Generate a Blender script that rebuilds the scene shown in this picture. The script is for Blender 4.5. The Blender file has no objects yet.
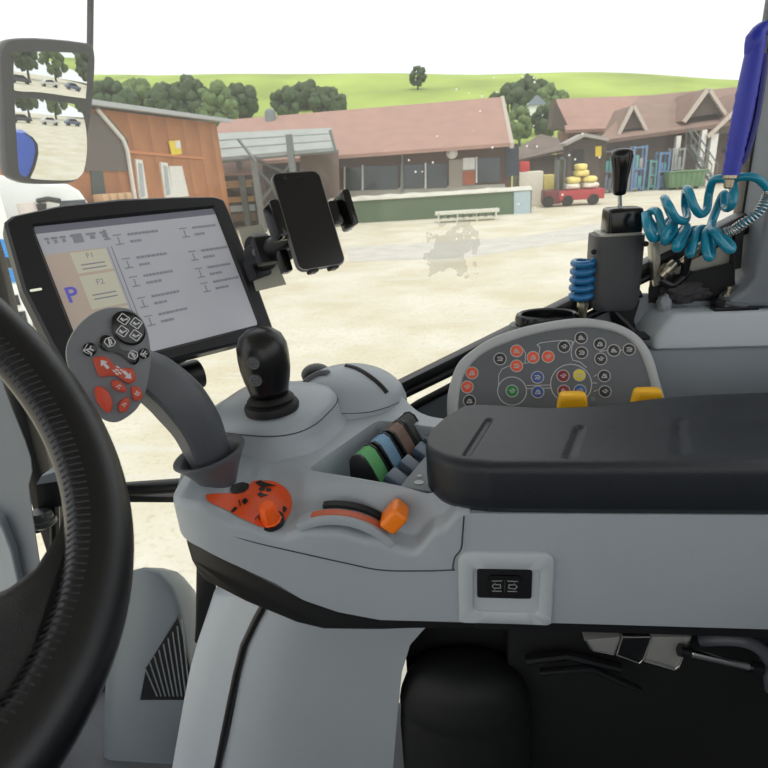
import bpy, bmesh, math, random
from mathutils import Vector, Matrix, noise
random.seed(7)
SC = bpy.context.scene
COL = SC.collection
V = Vector
PI = math.pi

SPOKE_A = math.radians(72); EXPO = 0.38; DUST_HAZE = .07
# ------------------------------------------------------------------ camera
F = 565.0                                   # focal length in pixels of the 768 px frame
CAM = V((0, 0, 2.6))
YAW, PITCH, ROLL = map(math.radians, (7.6, 21, 4))
FWD = V((-math.sin(YAW)*math.cos(PITCH), math.cos(YAW)*math.cos(PITCH), -math.sin(PITCH)))
_r0 = V((math.cos(YAW), math.sin(YAW), 0)); _u0 = _r0.cross(FWD)
RGT = _r0*math.cos(ROLL) - _u0*math.sin(ROLL)
UPV = _r0*math.sin(ROLL) + _u0*math.cos(ROLL)
cam = bpy.data.cameras.new('camera'); camo = bpy.data.objects.new('camera', cam); COL.objects.link(camo)
cam.sensor_width = 36; cam.lens = F/768*36; cam.clip_start = 0.02; cam.clip_end = 2000
camo.matrix_world = Matrix(((RGT.x, UPV.x, -FWD.x, CAM.x), (RGT.y, UPV.y, -FWD.y, CAM.y), (RGT.z, UPV.z, -FWD.z, CAM.z), (0, 0, 0, 1)))
cam.dof.use_dof = True; cam.dof.focus_distance = 0.72; cam.dof.aperture_fstop = 15
SC.camera = camo

def ray(px, py): return FWD + RGT*((px-384)/F) - UPV*((py-384)/F)
def D(px, py, d): return CAM + ray(px, py)*d
def X(px, py, x): v = ray(px, py); return CAM + v*((x-CAM.x)/v.x)
def Y(px, py, y): v = ray(px, py); return CAM + v*((y-CAM.y)/v.y)
def Z(px, py, z): v = ray(px, py); return CAM + v*((z-CAM.z)/v.z)
def PL(px, py, o, n): v = ray(px, py); return CAM + v*((o-CAM).dot(n)/v.dot(n))

# ------------------------------------------------------------------ materials
def lin(c):
    o = []
    for v in c[:3]:
        v /= 255.0
        o.append(v/12.92 if v <= .04045 else ((v+.055)/1.055)**2.4)
    return (*o, 1)
MATS = {}
def mat(name, col, rough=.5, metal=0, bump=0, bscale=300, var=.06, vscale=8, spec=.5, emit=0, alpha=1, coat=0):
    if name in MATS: return MATS[name]
    m = bpy.data.materials.new(name); m.use_nodes = True
    nt = m.node_tree; b = nt.nodes['Principled BSDF']; L = nt.links
    b.inputs['Roughness'].default_value = rough; b.inputs['Metallic'].default_value = metal
    b.inputs['Specular IOR Level'].default_value = spec; b.inputs['Coat Weight'].default_value = coat
    tc = nt.nodes.new('ShaderNodeTexCoord')
    n = nt.nodes.new('ShaderNodeTexNoise'); n.inputs['Scale'].default_value = vscale; n.inputs['Detail'].default_value = 4
    L.new(tc.outputs['Object'], n.inputs['Vector'])
    mr = nt.nodes.new('ShaderNodeMapRange'); mr.inputs['From Min'].default_value = .3; mr.inputs['From Max'].default_value = .7
    mr.inputs['To Min'].default_value = 1-var; mr.inputs['To Max'].default_value = 1+var
    L.new(n.outputs['Fac'], mr.inputs['Value'])
    mx = nt.nodes.new('ShaderNodeVectorMath'); mx.operation = 'SCALE'
    mx.inputs[0].default_value = lin(col)[:3]; L.new(mr.outputs['Result'], mx.inputs['Scale'])
    L.new(mx.outputs['Vector'], b.inputs['Base Color'])
    if emit:
        b.inputs['Emission Color'].default_value = lin(col); b.inputs['Emission Strength'].default_value = emit
    if bump:
        n2 = nt.nodes.new('ShaderNodeTexNoise'); n2.inputs['Scale'].default_value = bscale; n2.inputs['Detail'].default_value = 2
        L.new(tc.outputs['Object'], n2.inputs['Vector'])
        bp = nt.nodes.new('ShaderNodeBump'); bp.inputs['Strength'].default_value = bump; bp.inputs['Distance'].default_value = .002
        L.new(n2.outputs['Fac'], bp.inputs['Height']); L.new(bp.outputs['Normal'], b.inputs['Normal'])
    MATS[name] = m; return m
def pattern_mat(name, c1, c2, scale, axis='X', rough=.8, kind='BANDS', width=.5, bump=0):
    """stripes (planks, roof tiles, corrugation) along an object axis"""
    m = bpy.data.materials.new(name); m.use_nodes = True
    nt = m.node_tree; b = nt.nodes['Principled BSDF']; L = nt.links; b.inputs['Roughness'].default_value = rough
    tc = nt.nodes.new('ShaderNodeTexCoord')
    w = nt.nodes.new('ShaderNodeTexWave'); w.wave_type = 'BANDS'; w.bands_direction = axis; w.wave_profile = 'SAW' if kind == 'SAW' else 'SIN'
    w.inputs['Scale'].default_value = scale; w.inputs['Distortion'].default_value = .4; w.inputs['Detail'].default_value = 1
    n = nt.nodes.new('ShaderNodeTexNoise'); n.inputs['Scale'].default_value = 1.3; n.inputs['Detail'].default_value = 5
    L.new(tc.outputs['Object'], w.inputs['Vector']); L.new(tc.outputs['Object'], n.inputs['Vector'])
    mx = nt.nodes.new('ShaderNodeMix'); mx.data_type = 'RGBA'
    mx.inputs['A'].default_value = lin(c1); mx.inputs['B'].default_value = lin(c2)
    ad = nt.nodes.new('ShaderNodeMath'); ad.operation = 'MULTIPLY_ADD'; ad.inputs[1].default_value = width
    L.new(w.outputs['Fac'], ad.inputs[0])
    mr = nt.nodes.new('ShaderNodeMapRange'); mr.inputs['From Min'].default_value = .3; mr.inputs['From Max'].default_value = .7; mr.inputs['To Min'].default_value = 0; mr.inputs['To Max'].default_value = 1-width
    L.new(n.outputs['Fac'], mr.inputs['Value']); L.new(mr.outputs['Result'], ad.inputs[2])
    L.new(ad.outputs['Value'], mx.inputs['Factor']); L.new(mx.outputs['Result'], b.inputs['Base Color'])
    MATS[name] = m; return m

# ------------------------------------------------------------------ object helpers
ROOTLOC = {}
def rootloc(o):
    while o.parent: o = o.parent
    return V(ROOTLOC[o.name])
def props(o, label=None, cat=None, group=None, kind=None):
    if label: o['label'] = label
    if cat: o['category'] = cat
    if group: o['group'] = group
    if kind: o['kind'] = kind
    return o
def thing(name, loc, label, cat, group=None):
    o = bpy.data.objects.new(name, None); COL.objects.link(o); o.location = loc; o.empty_display_size = .05
    ROOTLOC[o.name] = V(loc)
    return props(o, label, cat, group)
def obj(name, bm, mats, parent=None, label=None, cat=None, group=None, kind=None, sharp=38, bevel=0, bseg=2, sub=0, recalc=True, origin=None):
    """links the bmesh (world coordinates) as ONE mesh object under its parent"""
    if not isinstance(mats, (list, tuple)): mats = [mats]
    if recalc: bmesh.ops.recalc_face_normals(bm, faces=bm.faces[:])
    if bevel:
        es = [e for e in bm.edges if len(e.link_faces) == 2 and e.calc_face_angle(0) > math.radians(30)]
        if es: bmesh.ops.bevel(bm, geom=es, offset=bevel, segments=bseg, profile=.6, affect='EDGES', clamp_overlap=True)
    if parent: off = rootloc(parent)
    elif origin is not None: off = V(origin)
    else:
        xs = [v.co for v in bm.verts]
        off = V(((min(v.x for v in xs)+max(v.x for v in xs))/2, (min(v.y for v in xs)+max(v.y for v in xs))/2, min(v.z for v in xs)))
    me = bpy.data.meshes.new(name)
    bmesh.ops.translate(bm, verts=bm.verts[:], vec=-off)
    bm.to_mesh(me); bm.free()
    for m in mats: me.materials.append(m)
    for p in me.polygons: p.use_smooth = True
    me.set_sharp_from_angle(angle=math.radians(sharp))
    o = bpy.data.objects.new(name, me); COL.objects.link(o)
    if parent: o.parent = parent
    else: o.location = off; ROOTLOC[o.name] = off
    if sub:
        s = o.modifiers.new('subdivision', 'SUBSURF'); s.levels = sub; s.render_levels = sub
    return props(o, label, cat, group, kind)
def copy_tree(o, loc, label, group=None):
    c = o.copy(); COL.objects.link(c); c.location = loc; ROOTLOC[c.name] = V(loc)
    c['label'] = label
    if group: c['group'] = group
    for ch in list(o.children):
        k = ch.copy(); COL.objects.link(k); k.parent = c
        for g in list(ch.children):
            j = g.copy(); COL.objects.link(j); j.parent = k
    return c

# ------------------------------------------------------------------ mesh helpers (append to a bmesh, world coordinates)
B = bmesh.new
def face(bm, pts, mi=0):
    f = bm.faces.new([bm.verts.new(p) for p in pts]); f.material_index = mi; return f
def prism(bm, pts, vec, mi=0):
    vec = V(vec); a = [bm.verts.new(p) for p in pts]; b = [bm.verts.new(V(p)+vec) for p in pts]; n = len(a)
    fs = [bm.faces.new(a[::-1]), bm.faces.new(b)]
    for i in range(n): fs.append(bm.faces.new((a[i], a[(i+1) % n], b[(i+1) % n], b[i])))
    for f in fs: f.material_index = mi
    return fs
def box(bm, c, s, ex=V((1, 0, 0)), ey=V((0, 1, 0)), ez=V((0, 0, 1)), mi=0):
    c = V(c); x, y, z = V(ex)*s[0]/2, V(ey)*s[1]/2, V(ez)*s[2]/2
    prism(bm, [c-x-y-z, c+x-y-z, c+x+y-z, c-x+y-z], z*2, mi)
def box2(bm, a, b, mi=0):
    a, b = V(a), V(b); box(bm, (a+b)/2, [abs(b[i]-a[i]) for i in range(3)], mi=mi)
def perp(t):
    t = V(t).normalized(); r = V((0, 0, 1)) if abs(t.z) < .9 else V((1, 0, 0))
    a = t.cross(r).normalized(); return a, t.cross(a).normalized()
def loft(bm, rings, caps=(True, True), closed=True, mi=0):
    R = [[bm.verts.new(p) for p in r] for r in rings]; n = len(R[0])
    for i in range(len(R)-1):
        for j in range(n if closed else n-1):
            f = bm.faces.new((R[i][j], R[i][(j+1) % n], R[i+1][(j+1) % n], R[i+1][j])); f.material_index = mi
    if caps[0]: bm.faces.new(R[0][::-1]).material_index = mi
    if caps[1]: bm.faces.new(R[-1]).material_index = mi
    return R
def tube(bm, pts, r, seg=10, mi=0, caps=True, closed=False):
    pts = [V(p) for p in pts]; n = len(pts); rings = []
    rr = r if isinstance(r, (list, tuple)) else [r]*n
    a = None
    for i, p in enumerate(pts):
        t = (pts[(i+1) % n]-pts[i-1]) if closed else (pts[min(i+1, n-1)]-pts[max(i-1, 0)])
        t.normalize()
        if a is None: a, b = perp(t)
        else:
            a = a - t*a.dot(t); a.normalize(); b = t.cross(a)
        rings.append([p + (a*math.cos(k*2*PI/seg)+b*math.sin(k*2*PI/seg))*rr[i] for k in range(seg)])
    if closed:
        rings.append(rings[0]); loft(bm, rings, (False, False), mi=mi); bmesh.ops.remove_doubles(bm, verts=bm.verts[:], dist=1e-6)
    else: loft(bm, rings, (caps, caps), mi=mi)
def spline(pts, k=6, closed=False):
    pts = [V(p) for p in pts]; n = len(pts); out = []
    for i in range(n if closed else n-1):
        g = (lambda j: pts[j % n]) if closed else (lambda j: pts[max(0, min(n-1, j))])
        p0, p1, p2, p3 = g(i-1), g(i), g(i+1), g(i+2)
        for s in range(k):
            t = s/k
            out.append(.5*((2*p1)+(p2-p0)*t+(2*p0-5*p1+4*p2-p3)*t*t+(3*p1-p0-3*p2+p3)*t**3))
    if not closed: out.append(pts[-1])
    return out
def lathe(bm, prof, o, axis=(0, 0, 1), seg=24, mi=0, sx=1, sy=1, ea=None):
    axis = V(axis).normalized(); o = V(o)
    if ea is None: a, b = perp(axis)
    else: a = (V(ea)-axis*V(ea).dot(axis)).normalized(); b = axis.cross(a)
    rings = [[o+axis*h+a*(math.cos(k*2*PI/seg)*r*sx)+b*(math.sin(k*2*PI/seg)*r*sy) for k in range(seg)] for r, h in prof]
    loft(bm, rings, mi=mi)
def ball(bm, c, r, sub=2, mi=0):
    g = bmesh.ops.create_icosphere(bm, subdivisions=sub, radius=1)
    r = V(r) if hasattr(r, '__len__') else V((r, r, r))
    for v in g['verts']:
        v.co = V((v.co.x*r.x, v.co.y*r.y, v.co.z*r.z))+V(c)
        for f in v.link_faces: f.material_index = mi
def rrect(w, h, r, k=4):
    out = []
    for cx, cy, a0 in ((w/2-r, h/2-r, 0), (-w/2+r, h/2-r, 90), (-w/2+r, -h/2+r, 180), (w/2-r, -h/2+r, 270)):
        for i in range(k+1):
            a = math.radians(a0+90*i/k); out.append((cx+r*math.cos(a), cy+r*math.sin(a)))
    return out
def fr(o, ex, ey): return lambda x, y, z=0: V(o)+V(ex)*x+V(ey)*y+V(ex).cross(V(ey))*z
def rplate(bm, M, w, h, r, z0, z1, cx=0, cy=0, mi=0, k=4):
    pts = [M(cx+x, cy+y, z0) for x, y in rrect(w, h, r, k)]
    prism(bm, pts, M(0, 0, z1)-M(0, 0, z0), mi)
def disc(bm, M, cx, cy, r, z0, z1, mi=0, seg=20, ry=None):
    ry = ry or r
    prism(bm, [M(cx+r*math.cos(i*2*PI/seg), cy+ry*math.sin(i*2*PI/seg), z0) for i in range(seg)], M(0, 0, z1)-M(0, 0, z0), mi)
def ringplate(bm, M, cx, cy, r0, r1, z0, z1, mi=0, seg=28):
    c = lambda r, z: [M(cx+r*math.cos(i*2*PI/seg), cy+r*math.sin(i*2*PI/seg), z) for i in range(seg)]
    loft(bm, [c(r0, z0), c(r1, z0), c(r1, z1), c(r0, z1), c(r0, z0)], (False, False), mi=mi)
def stroke(bm, M, pts, w, z0, z1, mi=0):
    for (x0, y0), (x1, y1) in zip(pts[:-1], pts[1:]):
        dx, dy = x1-x0, y1-y0; l = math.hypot(dx, dy) or 1e-9; nx, ny = -dy/l*w/2, dx/l*w/2; ax, ay = dx/l*w*.3, dy/l*w*.3
        prism(bm, [M(x0-ax+nx, y0-ay+ny, z0), M(x0-ax-nx, y0-ay-ny, z0), M(x1+ax-nx, y1+ay-ny, z0), M(x1+ax+nx, y1+ay+ny, z0)], M(0, 0, z1)-M(0, 0, z0), mi)
def text(bm, M, s, size, cx, cy, z, mi=0, bold=0):
    cu = bpy.data.curves.new('t', 'FONT'); cu.body = s; cu.size = size; cu.align_x = 'CENTER'; cu.align_y = 'CENTER'; cu.offset = bold
    o = bpy.data.objects.new('t', cu); COL.objects.link(o)
    me = bpy.data.meshes.new_from_object(o.evaluated_get(bpy.context.evaluated_depsgraph_get()))
    vs = [bm.verts.new(M(cx+v.co.x, cy+v.co.y, z)) for v in me.vertices]
    for p in me.polygons:
        try: bm.faces.new([vs[i] for i in p.vertices]).material_index = mi
        except ValueError: pass
    bpy.data.objects.remove(o); bpy.data.meshes.remove(me); bpy.data.curves.remove(cu)
def interp(tab, x):
    if x <= tab[0][0]: return tab[0][1]
    for (a, p), (b, q) in zip(tab[:-1], tab[1:]):
        if x <= b:
            t = (x-a)/(b-a); t = t*t*(3-2*t); return p+(q-p)*t
    return tab[-1][1]
def linp(tab, x):
    if x <= tab[0][0]: return tab[0][1]
    for (a, p), (b, q) in zip(tab[:-1], tab[1:]):
        if x <= b: return p+(q-p)*(x-a)/(b-a)
    return tab[-1][1]
def sstep(a, b, x):
    t = max(0, min(1, (x-a)/(b-a))); return t*t*(3-2*t)

# materials of the cab
GREY = mat('grey_plastic', (160, 168, 175), .36, bump=.12, bscale=900, var=.03)
GREYD = mat('mid_grey_plastic', (128, 133, 138), .5, bump=.12, bscale=900, var=.03)
CHAR = mat('charcoal_plastic', (88, 91, 97), .42, bump=.15, bscale=800, var=.04)
FACE = mat('panel_face', (98, 102, 107), .5, bump=.08, bscale=900, var=.02)
BLACK = mat('black_plastic', (15, 16, 19), .4, bump=.15, bscale=700, var=.08)
BLKG = mat('black_gloss', (14, 14, 16), .16, var=.05)
DARK = mat('dark_rubber', (12, 13, 14), .65, bump=.1, bscale=300, var=.1)
PAD = mat('pad_vinyl', (29, 33, 40), .36, bump=.3, bscale=900, var=.06)
LEATH = mat('wheel_leather', (11, 12, 16), .33, bump=.10, bscale=900, var=.08)
WHITE = mat('white_marking', (226, 228, 230), .5, var=.02)
ORANGE = mat('orange_plastic', (226, 84, 34), .4, var=.03)
ORANGE2 = mat('bright_orange_plastic', (250, 130, 20), .35, var=.03)
REDOR = mat('orange_red_button', (214, 82, 58), .45, var=.03)
YELL = mat('yellow_plastic', (250, 188, 20), .45, var=.03)
CHROME = mat('chrome', (215, 215, 215), .14, 1, var=.02)
STEEL = mat('zinc_plate', (178, 175, 165), .4, .3, var=.12, vscale=20)
SEAM = mat('seam_shadow_gap', (52, 55, 60), .7)
# =================================================================== ARMREST CONSOLE
con = thing('armrest_console', (-.10, .68, 2.07), 'long grey armrest console with black padded top, orange decal and dark underside', 'armrest console')
def cspl(pts, k=8): return spline(pts, k)
cN = cspl([V((-.353, .59, 0)), V((-.348, .566, 0)), V((-.325, .546, 0)), V((-.275, .536, 0)), V((-.18, .535, 0)), V((-.08, .535, 0)), V((.014, .535, 0))], 10)
cF = cspl([V((-.398, .80, 0)), V((-.385, .86, 0)), V((-.34, .91, 0)), V((-.27, .94, 0)), V((-.18, .945, 0)), V((-.115, .895, 0)), V((-.08, .83, 0)), V((-.04, .775, 0)), V((.014, .755, 0))], 10)
cL = cspl([V((-.353, .59, 0)), V((-.366, .64, 0)), V((-.384, .72, 0)), V((-.398, .80, 0))], 10)
cR = [V((.014, .535, 0)), V((.014, .755, 0))]
def along(c, t):
    n = len(c)-1; f = min(max(t, 0), 1)*n; i = min(int(f), n-1); return c[i].lerp(c[i+1], f-i)
def coons(u, v):
    return along(cN, u)*(1-v)+along(cF, u)*v+along(cL, v)*(1-u)+along(cR, v)*u - (along(cN, 0)*(1-u)*(1-v)+along(cN, 1)*u*(1-v)+along(cF, 0)*(1-u)*v+along(cF, 1)*u*v)
NEARX = [(-.353, .59), (-.348, .566), (-.325, .546), (-.275, .536), (-.18, .535), (.2, .535)]
ZN = [(-.353, 2.236), (-.33, 2.243), (-.305, 2.243), (-.26, 2.222), (-.205, 2.203), (-.175, 2.212), (-.14, 2.210), (-.10, 2.199), (-.052, 2.183), (-.02, 2.214), (.004, 2.236), (.02, 2.237)]
YS = [(-.40, .70), (-.33, .668), (-.28, .655), (-.24, .653), (-.19, .618), (-.11, .585), (-.03, .566), (.02, .56)]
T0 = Z(307, 469, 2.25); TE1 = (Z(434, 491, 2.25)-T0); TE2 = (Z(378, 420, 2.25)-T0)   # tray corner and edges
def tray_uv(x, y):
    d = TE1.x*TE2.y-TE1.y*TE2.x; px, py = x-T0.x, y-T0.y
    return (px*TE2.y-py*TE2.x)/d, (TE1.x*py-TE1.y*px)/d
DRC = (-.145, 2.150)                        # throttle drum axis (x, z)
def cz(x, y):
    z = 2.25 + .012*sstep(-.26, -.12, x)*sstep(.78, .86, y)
    nr = linp(NEARX, x); ys = linp(YS, x); zn = interp(ZN, x)
    if y < ys:
        t = max(0, (y-nr)/(ys-nr))
        zf = zn+.016*t
        # throttle quadrant: the drum bulges along the near edge, the floor dips to its right
        k = sstep(.55, 1.0, t)
        z = zf*(1-k)+z*k
    tu, tv = tray_uv(x, y)
    a = min(sstep(0, .03, tu), sstep(0, .03, tv), 1 if tu < 1.2 else 0, sstep(0, .03, 1.12-tv))
    return z
bm = B()
NU, NV = 190, 170
vs_ = [.5-.5*math.cos(PI*(i/NV)) if False else (i/NV) for i in range(NV+1)]
us_ = [i/NU for i in range(NU+1)]
ER = .010
def edge_drop(d):
    return 0 if d >= ER else ER-math.sqrt(max(0, ER*ER-(ER-d)**2))
us_ = sorted(set(us_+[.002, .004, .008, .012, .018])); vs_ = sorted(set(vs_+[.002, .004, .008, .012, .018, .024, .985, .99, .996]))
grid = []
for u in us_:
    row = []
    for v in vs_:
        p = coons(u, v); d = min(u*.40, v*.33, (1-v)*.33)
        row.append(bm.verts.new((p.x, p.y, cz(p.x, p.y)-edge_drop(d))))
    grid.append(row)
for i in range(len(us_)-1):
    for j in range(len(vs_)-1): bm.faces.new((grid[i][j], grid[i+1][j], grid[i+1][j+1], grid[i][j+1]))
LOW = [(p.x, p.z) for p in [Y(179, 531, .565), Y(203, 546, .545), Y(240, 566, .537), Y(275, 583, .535), Y(303, 600, .535), Y(338, 612, .535), Y(380, 620, .535), Y(455, 622, .535)]]
LOW[0] = (-.353, LOW[0][1]+.004); LOW.append((.05, 2.0835))
rim = [grid[i][0] for i in range(len(us_))]+[grid[-1][j] for j in range(1, len(vs_))]+[grid[i][-1] for i in range(len(us_)-2, -1, -1)]+[grid[0][j] for j in range(len(vs_)-2, 0, -1)]
low = [bm.verts.new((v.co.x, v.co.y, min(linp(LOW, v.co.x), v.co.z-.004))) for v in rim]
mid = [bm.verts.new((v.co.x, v.co.y, v.co.z*.5+w.co.z*.5)) for v, w in zip(rim, low)]
for k in range(len(rim)):
    m = (k+1) % len(rim)
    bm.faces.new((rim[k], mid[k], mid[m], rim[m])); bm.faces.new((mid[k], low[k], low[m], mid[m]))
bm.faces.new(low)
fm = obj('front_moulding', bm, GREY, con, sharp=50)
def carve(o, cutter_bm):
    me = bpy.data.meshes.new('cut'); bmesh.ops.recalc_face_normals(cutter_bm, faces=cutter_bm.faces[:]); cutter_bm.to_mesh(me); cutter_bm.free()
    c = bpy.data.objects.new('cut', me); COL.objects.link(c); c.location = -rootloc(o); c.location = (0, 0, 0)
    bpy.context.view_layer.update()
    md = o.modifiers.new('cut', 'BOOLEAN'); md.operation = 'DIFFERENCE'; md.solver = 'EXACT'; md.object = c
    bpy.context.view_layer.update()
    new = bpy.data.meshes.new_from_object(o.evaluated_get(bpy.context.evaluated_depsgraph_get())); new.name = o.name
    o.modifiers.clear(); old = o.data; o.data = new
    bpy.data.objects.remove(c); bpy.data.meshes.remove(me); bpy.data.meshes.remove(old)
    for p in new.polygons: p.use_smooth = True
    new.set_sharp_from_angle(angle=math.radians(40))
tc_ = [T0, T0+TE1*1.02, T0+TE1*1.02+TE2*1.0, T0+TE2*1.0]
tin = [(p+(V((0, 0, 0))-(p-(T0+TE1*.51+TE2*.5))*.06)) for p in tc_]
cb_ = B(); flat = lambda p, z: V((p.x, p.y, z))
cc_ = sum(tc_, V())/4
def rq(s, z):
    out = []
    for i, p in enumerate(tc_):
        a, b2, n2 = tc_[i-1], tc_[(i+1) % 4], None
        da, db = (a-p).normalized(), (b2-p).normalized()
        for t in (1, .5, 0) if False else (0, .25, .5, .75, 1):
            q = p+da*.012*(1-t)**2+db*.012*t**2; out.append(flat(cc_+(q-cc_)*s, z))
    return out
loft(cb_, [rq(.93, 2.185), rq(.97, 2.192), rq(1.0, 2.249), rq(1.03, 2.2535), rq(1.05, 2.30)]); carve(fm, cb_)

def hf(px, py, lift=0):
    """point of the moulded console top seen through a pixel"""
    lo = .50; p = None; d = lo
    while d < 1.2:
        q = D(px, py, d)
        if q.z < cz(q.x, q.y):
            a, b = d-.01, d
            for _ in range(18):
                m = (a+b)/2; q = D(px, py, m)
                if q.z < cz(q.x, q.y): b = m
                else: a = m
            q = D(px, py, b); return q+V((0, -.25, .97))*lift
        d += .01
    return D(px, py, .7)
def hf_patch(bm, pts, lift, rows=16, cols=10, mi=0, th=.0006):
    """thin skin laid on the console top inside an outline"""
    ys = [p[1] for p in pts]; y0, y1 = min(ys)+.05, max(ys)-.05; n = len(pts); top = []; bot = []
    for r in range(rows+1):
        y = y0+(y1-y0)*r/rows; xs = []
        for i in range(n):
            (ax, ay), (bx, by) = pts[i], pts[(i+1) % n]
            if (ay-y)*(by-y) <= 0 and ay != by: xs.append(ax+(bx-ax)*(y-ay)/(by-ay))
        a, b = min(xs), max(xs)
        top.append([bm.verts.new(hf(a+(b-a)*c/cols, y, lift)) for c in range(cols+1)])
    for r in range(rows):
        for c in range(cols): bm.faces.new((top[r][c], top[r+1][c], top[r+1][c+1], top[r][c+1])).material_index = mi
decal = [(x, y) for x, y, _ in spline([V(p+(0,)) for p in [(206, 496), (214, 494), (230, 497), (243, 492), (253, 482), (262, 481), (274, 482), (287, 490), (292, 502), (290, 514), (283, 524), (272, 528), (258, 527), (244, 520), (228, 511), (211, 503)]], 4, True)]
tail_ = [(206, 495.5), (214, 494), (230, 496.5), (241, 493.5), (241, 518.5), (228, 511), (211, 503.5), (207, 500)]
main_ = [(x, y) for x, y in decal if x > 241]
i_ = min(range(len(main_)), key=lambda i: main_[i][1]+(1000 if main_[i][0] > 246 else 0))
main_ = [(240.5, 493.8)]+[p for p in decal if p[0] > 241 and decal.index(p) < len(decal)*.75]+[(240.5, 518.2)]
bm = B(); hf_patch(bm, tail_, .0012, 40, 14); hf_patch(bm, main_, .0012, 60, 16)
dec = obj('range_decal', bm, ORANGE, con, label='orange decal with black direction symbols', recalc=False)
for q in ([(255, 483.5), (262, 481), (262, 482.5), (279, 487.5), (262, 487), (262, 488.5)], [(257, 495.5), (262, 493), (262, 494.5), (272, 497), (262, 497.5), (262, 498.5)],
          [(259, 489), (265, 488), (265, 492), (260, 492)], [(267, 489), (272, 490), (271, 493), (266, 492)],
          [(231, 512), (236, 507.5), (238, 510), (234, 513.5)], [(242, 502), (246, 499), (249, 502), (245, 506)], [(239, 501), (240.2, 501), (241.5, 507), (240.3, 507)],
          [(255, 520), (260, 515), (260.5, 516), (255.5, 521)], [(259, 518), (261, 517), (262, 520), (260, 521)],
          [(283, 507), (288, 509), (285, 514), (283, 512)]):
    bm = B(); hf_patch(bm, q, .0024, 5, 4)
    obj('decal_symbol', bm, BLACK, dec, label='black symbol', recalc=False)
bm = B(); hf_patch(bm, [(231, 489), (235, 485), (243, 483), (250, 485), (249, 490), (243, 494), (236, 495), (231, 493)], .0022, 8, 8); obj('hollow_shade', bm, BLACK, con, label='black patch painted as the shaded hollow beside the lever collar', recalc=False)  # flat black skin paints the shade of a hollow, nothing is cut
o_ = hf(271, 521); ax = V((0, -.2, 1)).normalized()
bm = B(); lathe(bm, [(.0135, 0), (.0135, .003), (.0118, .0045), (.0112, .012), (.0098, .024), (.0086, .0262), (.004, .027)], o_, ax, 10)
kn = obj('rotary_knob', bm, ORANGE2 if False else mat('knob_orange', (248, 96, 20), .35, var=.02), con, label='small orange rotary knob', sharp=30)
bm = B(); lathe(bm, [(.0165, -.002), (.0165, .0016), (.0135, .0024)], o_, ax, 24); obj('knob_collar', bm, BLACK, kn)

# seam between upper moulding and the flank
sm = [(203, 522), (210, 526), (246, 540), (300, 553), (345, 563), (380, 570), (420, 571), (455, 570)]
bm = B(); tube(bm, spline([Y(x, y, linp(NEARX, Y(x, y, linp(NEARX, Y(x, y, .54).x)).x)-.0004) for x, y in sm], 6), .0009, 5); obj('moulding_seam', bm, SEAM, con)

# throttle quadrant: drum with orange strip, slot and lever
pa, pb, pc = [Y(*p, .545) for p in ((313, 515), (345, 513.5), (380, 526))]
def circ3(a, b, c):
    ax_, ay_, bx_, by_, cx_, cy_ = a.x, a.z, b.x, b.z, c.x, c.z
    d = 2*(ax_*(by_-cy_)+bx_*(cy_-ay_)+cx_*(ay_-by_))
    ux = ((ax_**2+ay_**2)*(by_-cy_)+(bx_**2+by_**2)*(cy_-ay_)+(cx_**2+cy_**2)*(ay_-by_))/d
    uz = ((ax_**2+ay_**2)*(cx_-bx_)+(bx_**2+by_**2)*(ax_-cx_)+(cx_**2+cy_**2)*(bx_-ax_))/d
    return ux, uz, math.hypot(ax_-ux, ay_-uz)
ux, uz, ur = circ3(pa, pb, pc)
a0 = math.atan2(pa.z-uz, pa.x-ux); a1 = math.atan2(pc.z-uz, pc.x-ux)
def band(bm, y0, y1, r0, r1, s, e, n=24, mi=0):
    rings = []
    for i in range(n+1):
        a = s+(e-s)*i/n; c, d = math.cos(a), math.sin(a)
        rings.append([(ux+r*c, y, uz+r*d) for r, y in ((r0, y0), (r1, y0), (r1, y1), (r0, y1))])
    loft(bm, rings, mi=mi)
bm = B(); band(bm, .5353, .556, ur-.011, ur, a0+.25, a1-.30); 
drum = obj('throttle_drum', bm, GREY, con, bevel=.0025)
bm = B(); band(bm, .5405, .5505, ur-.01, ur+.0012, a0+.02, a1-.02); obj('speed_strip', bm, mat('faded_orange_strip', (196, 96, 66), .5), drum, label='faded orange strip along the slot')
bm = B(); band(bm, .5545, .5645, ur-.012, ur+.004, a0-.12, a1-.05); obj('throttle_slot', bm, DARK, drum)
bm = B(); c = Y(390, 521, .548); rad = V((c.x-ux, 0, c.z-uz)).normalized(); tg = V((rad.z, 0, -rad.x))
box(bm, c+rad*.009, (.022, .030, .030), tg, V((0, 1, 0)), rad)
tl = obj('throttle_lever', bm, ORANGE2, con, label='bright orange hand throttle lever', bevel=.006, bseg=3)
bm = B(); box(bm, c-rad*.018, (.010, .008, .02), tg, V((0, 1, 0)), rad); obj('lever_neck', bm, BLACK, tl)

# black underside skirt
ny = lambda x, y: Y(x, y, linp(NEARX, Y(x, y, linp(NEARX, Y(x, y, .545).x)).x)+.005)
sk = [ny(x, y) for x, y in [(184, 533), (186, 543), (191, 560), (197, 573), (205, 582), (246, 603), (297, 624), (324, 630.5), (380, 631), (410, 630)]]
top = [ny(x, y) for x, y in [(410, 612), (338, 605), (303, 592), (240, 558), (205, 540)]]
bm = B(); prism(bm, sk+[V((.02, .545, sk[-1].z)), V((.02, .545, 2.09))]+top, V((0, .28, 0))); obj('underside_skirt', bm, BLACK, con, bevel=.006, bseg=3)
bm = B(); box2(bm, (.018, .542, 2.066), (.68, .80, 2.094)); obj('underside_rail', bm, BLACK, con, bevel=.003)
bm = B(); box2(bm, (-.055, .5435, 2.066), (-.0535, .56, 2.095)); obj('skirt_joint', bm, DARK, con)

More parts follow.
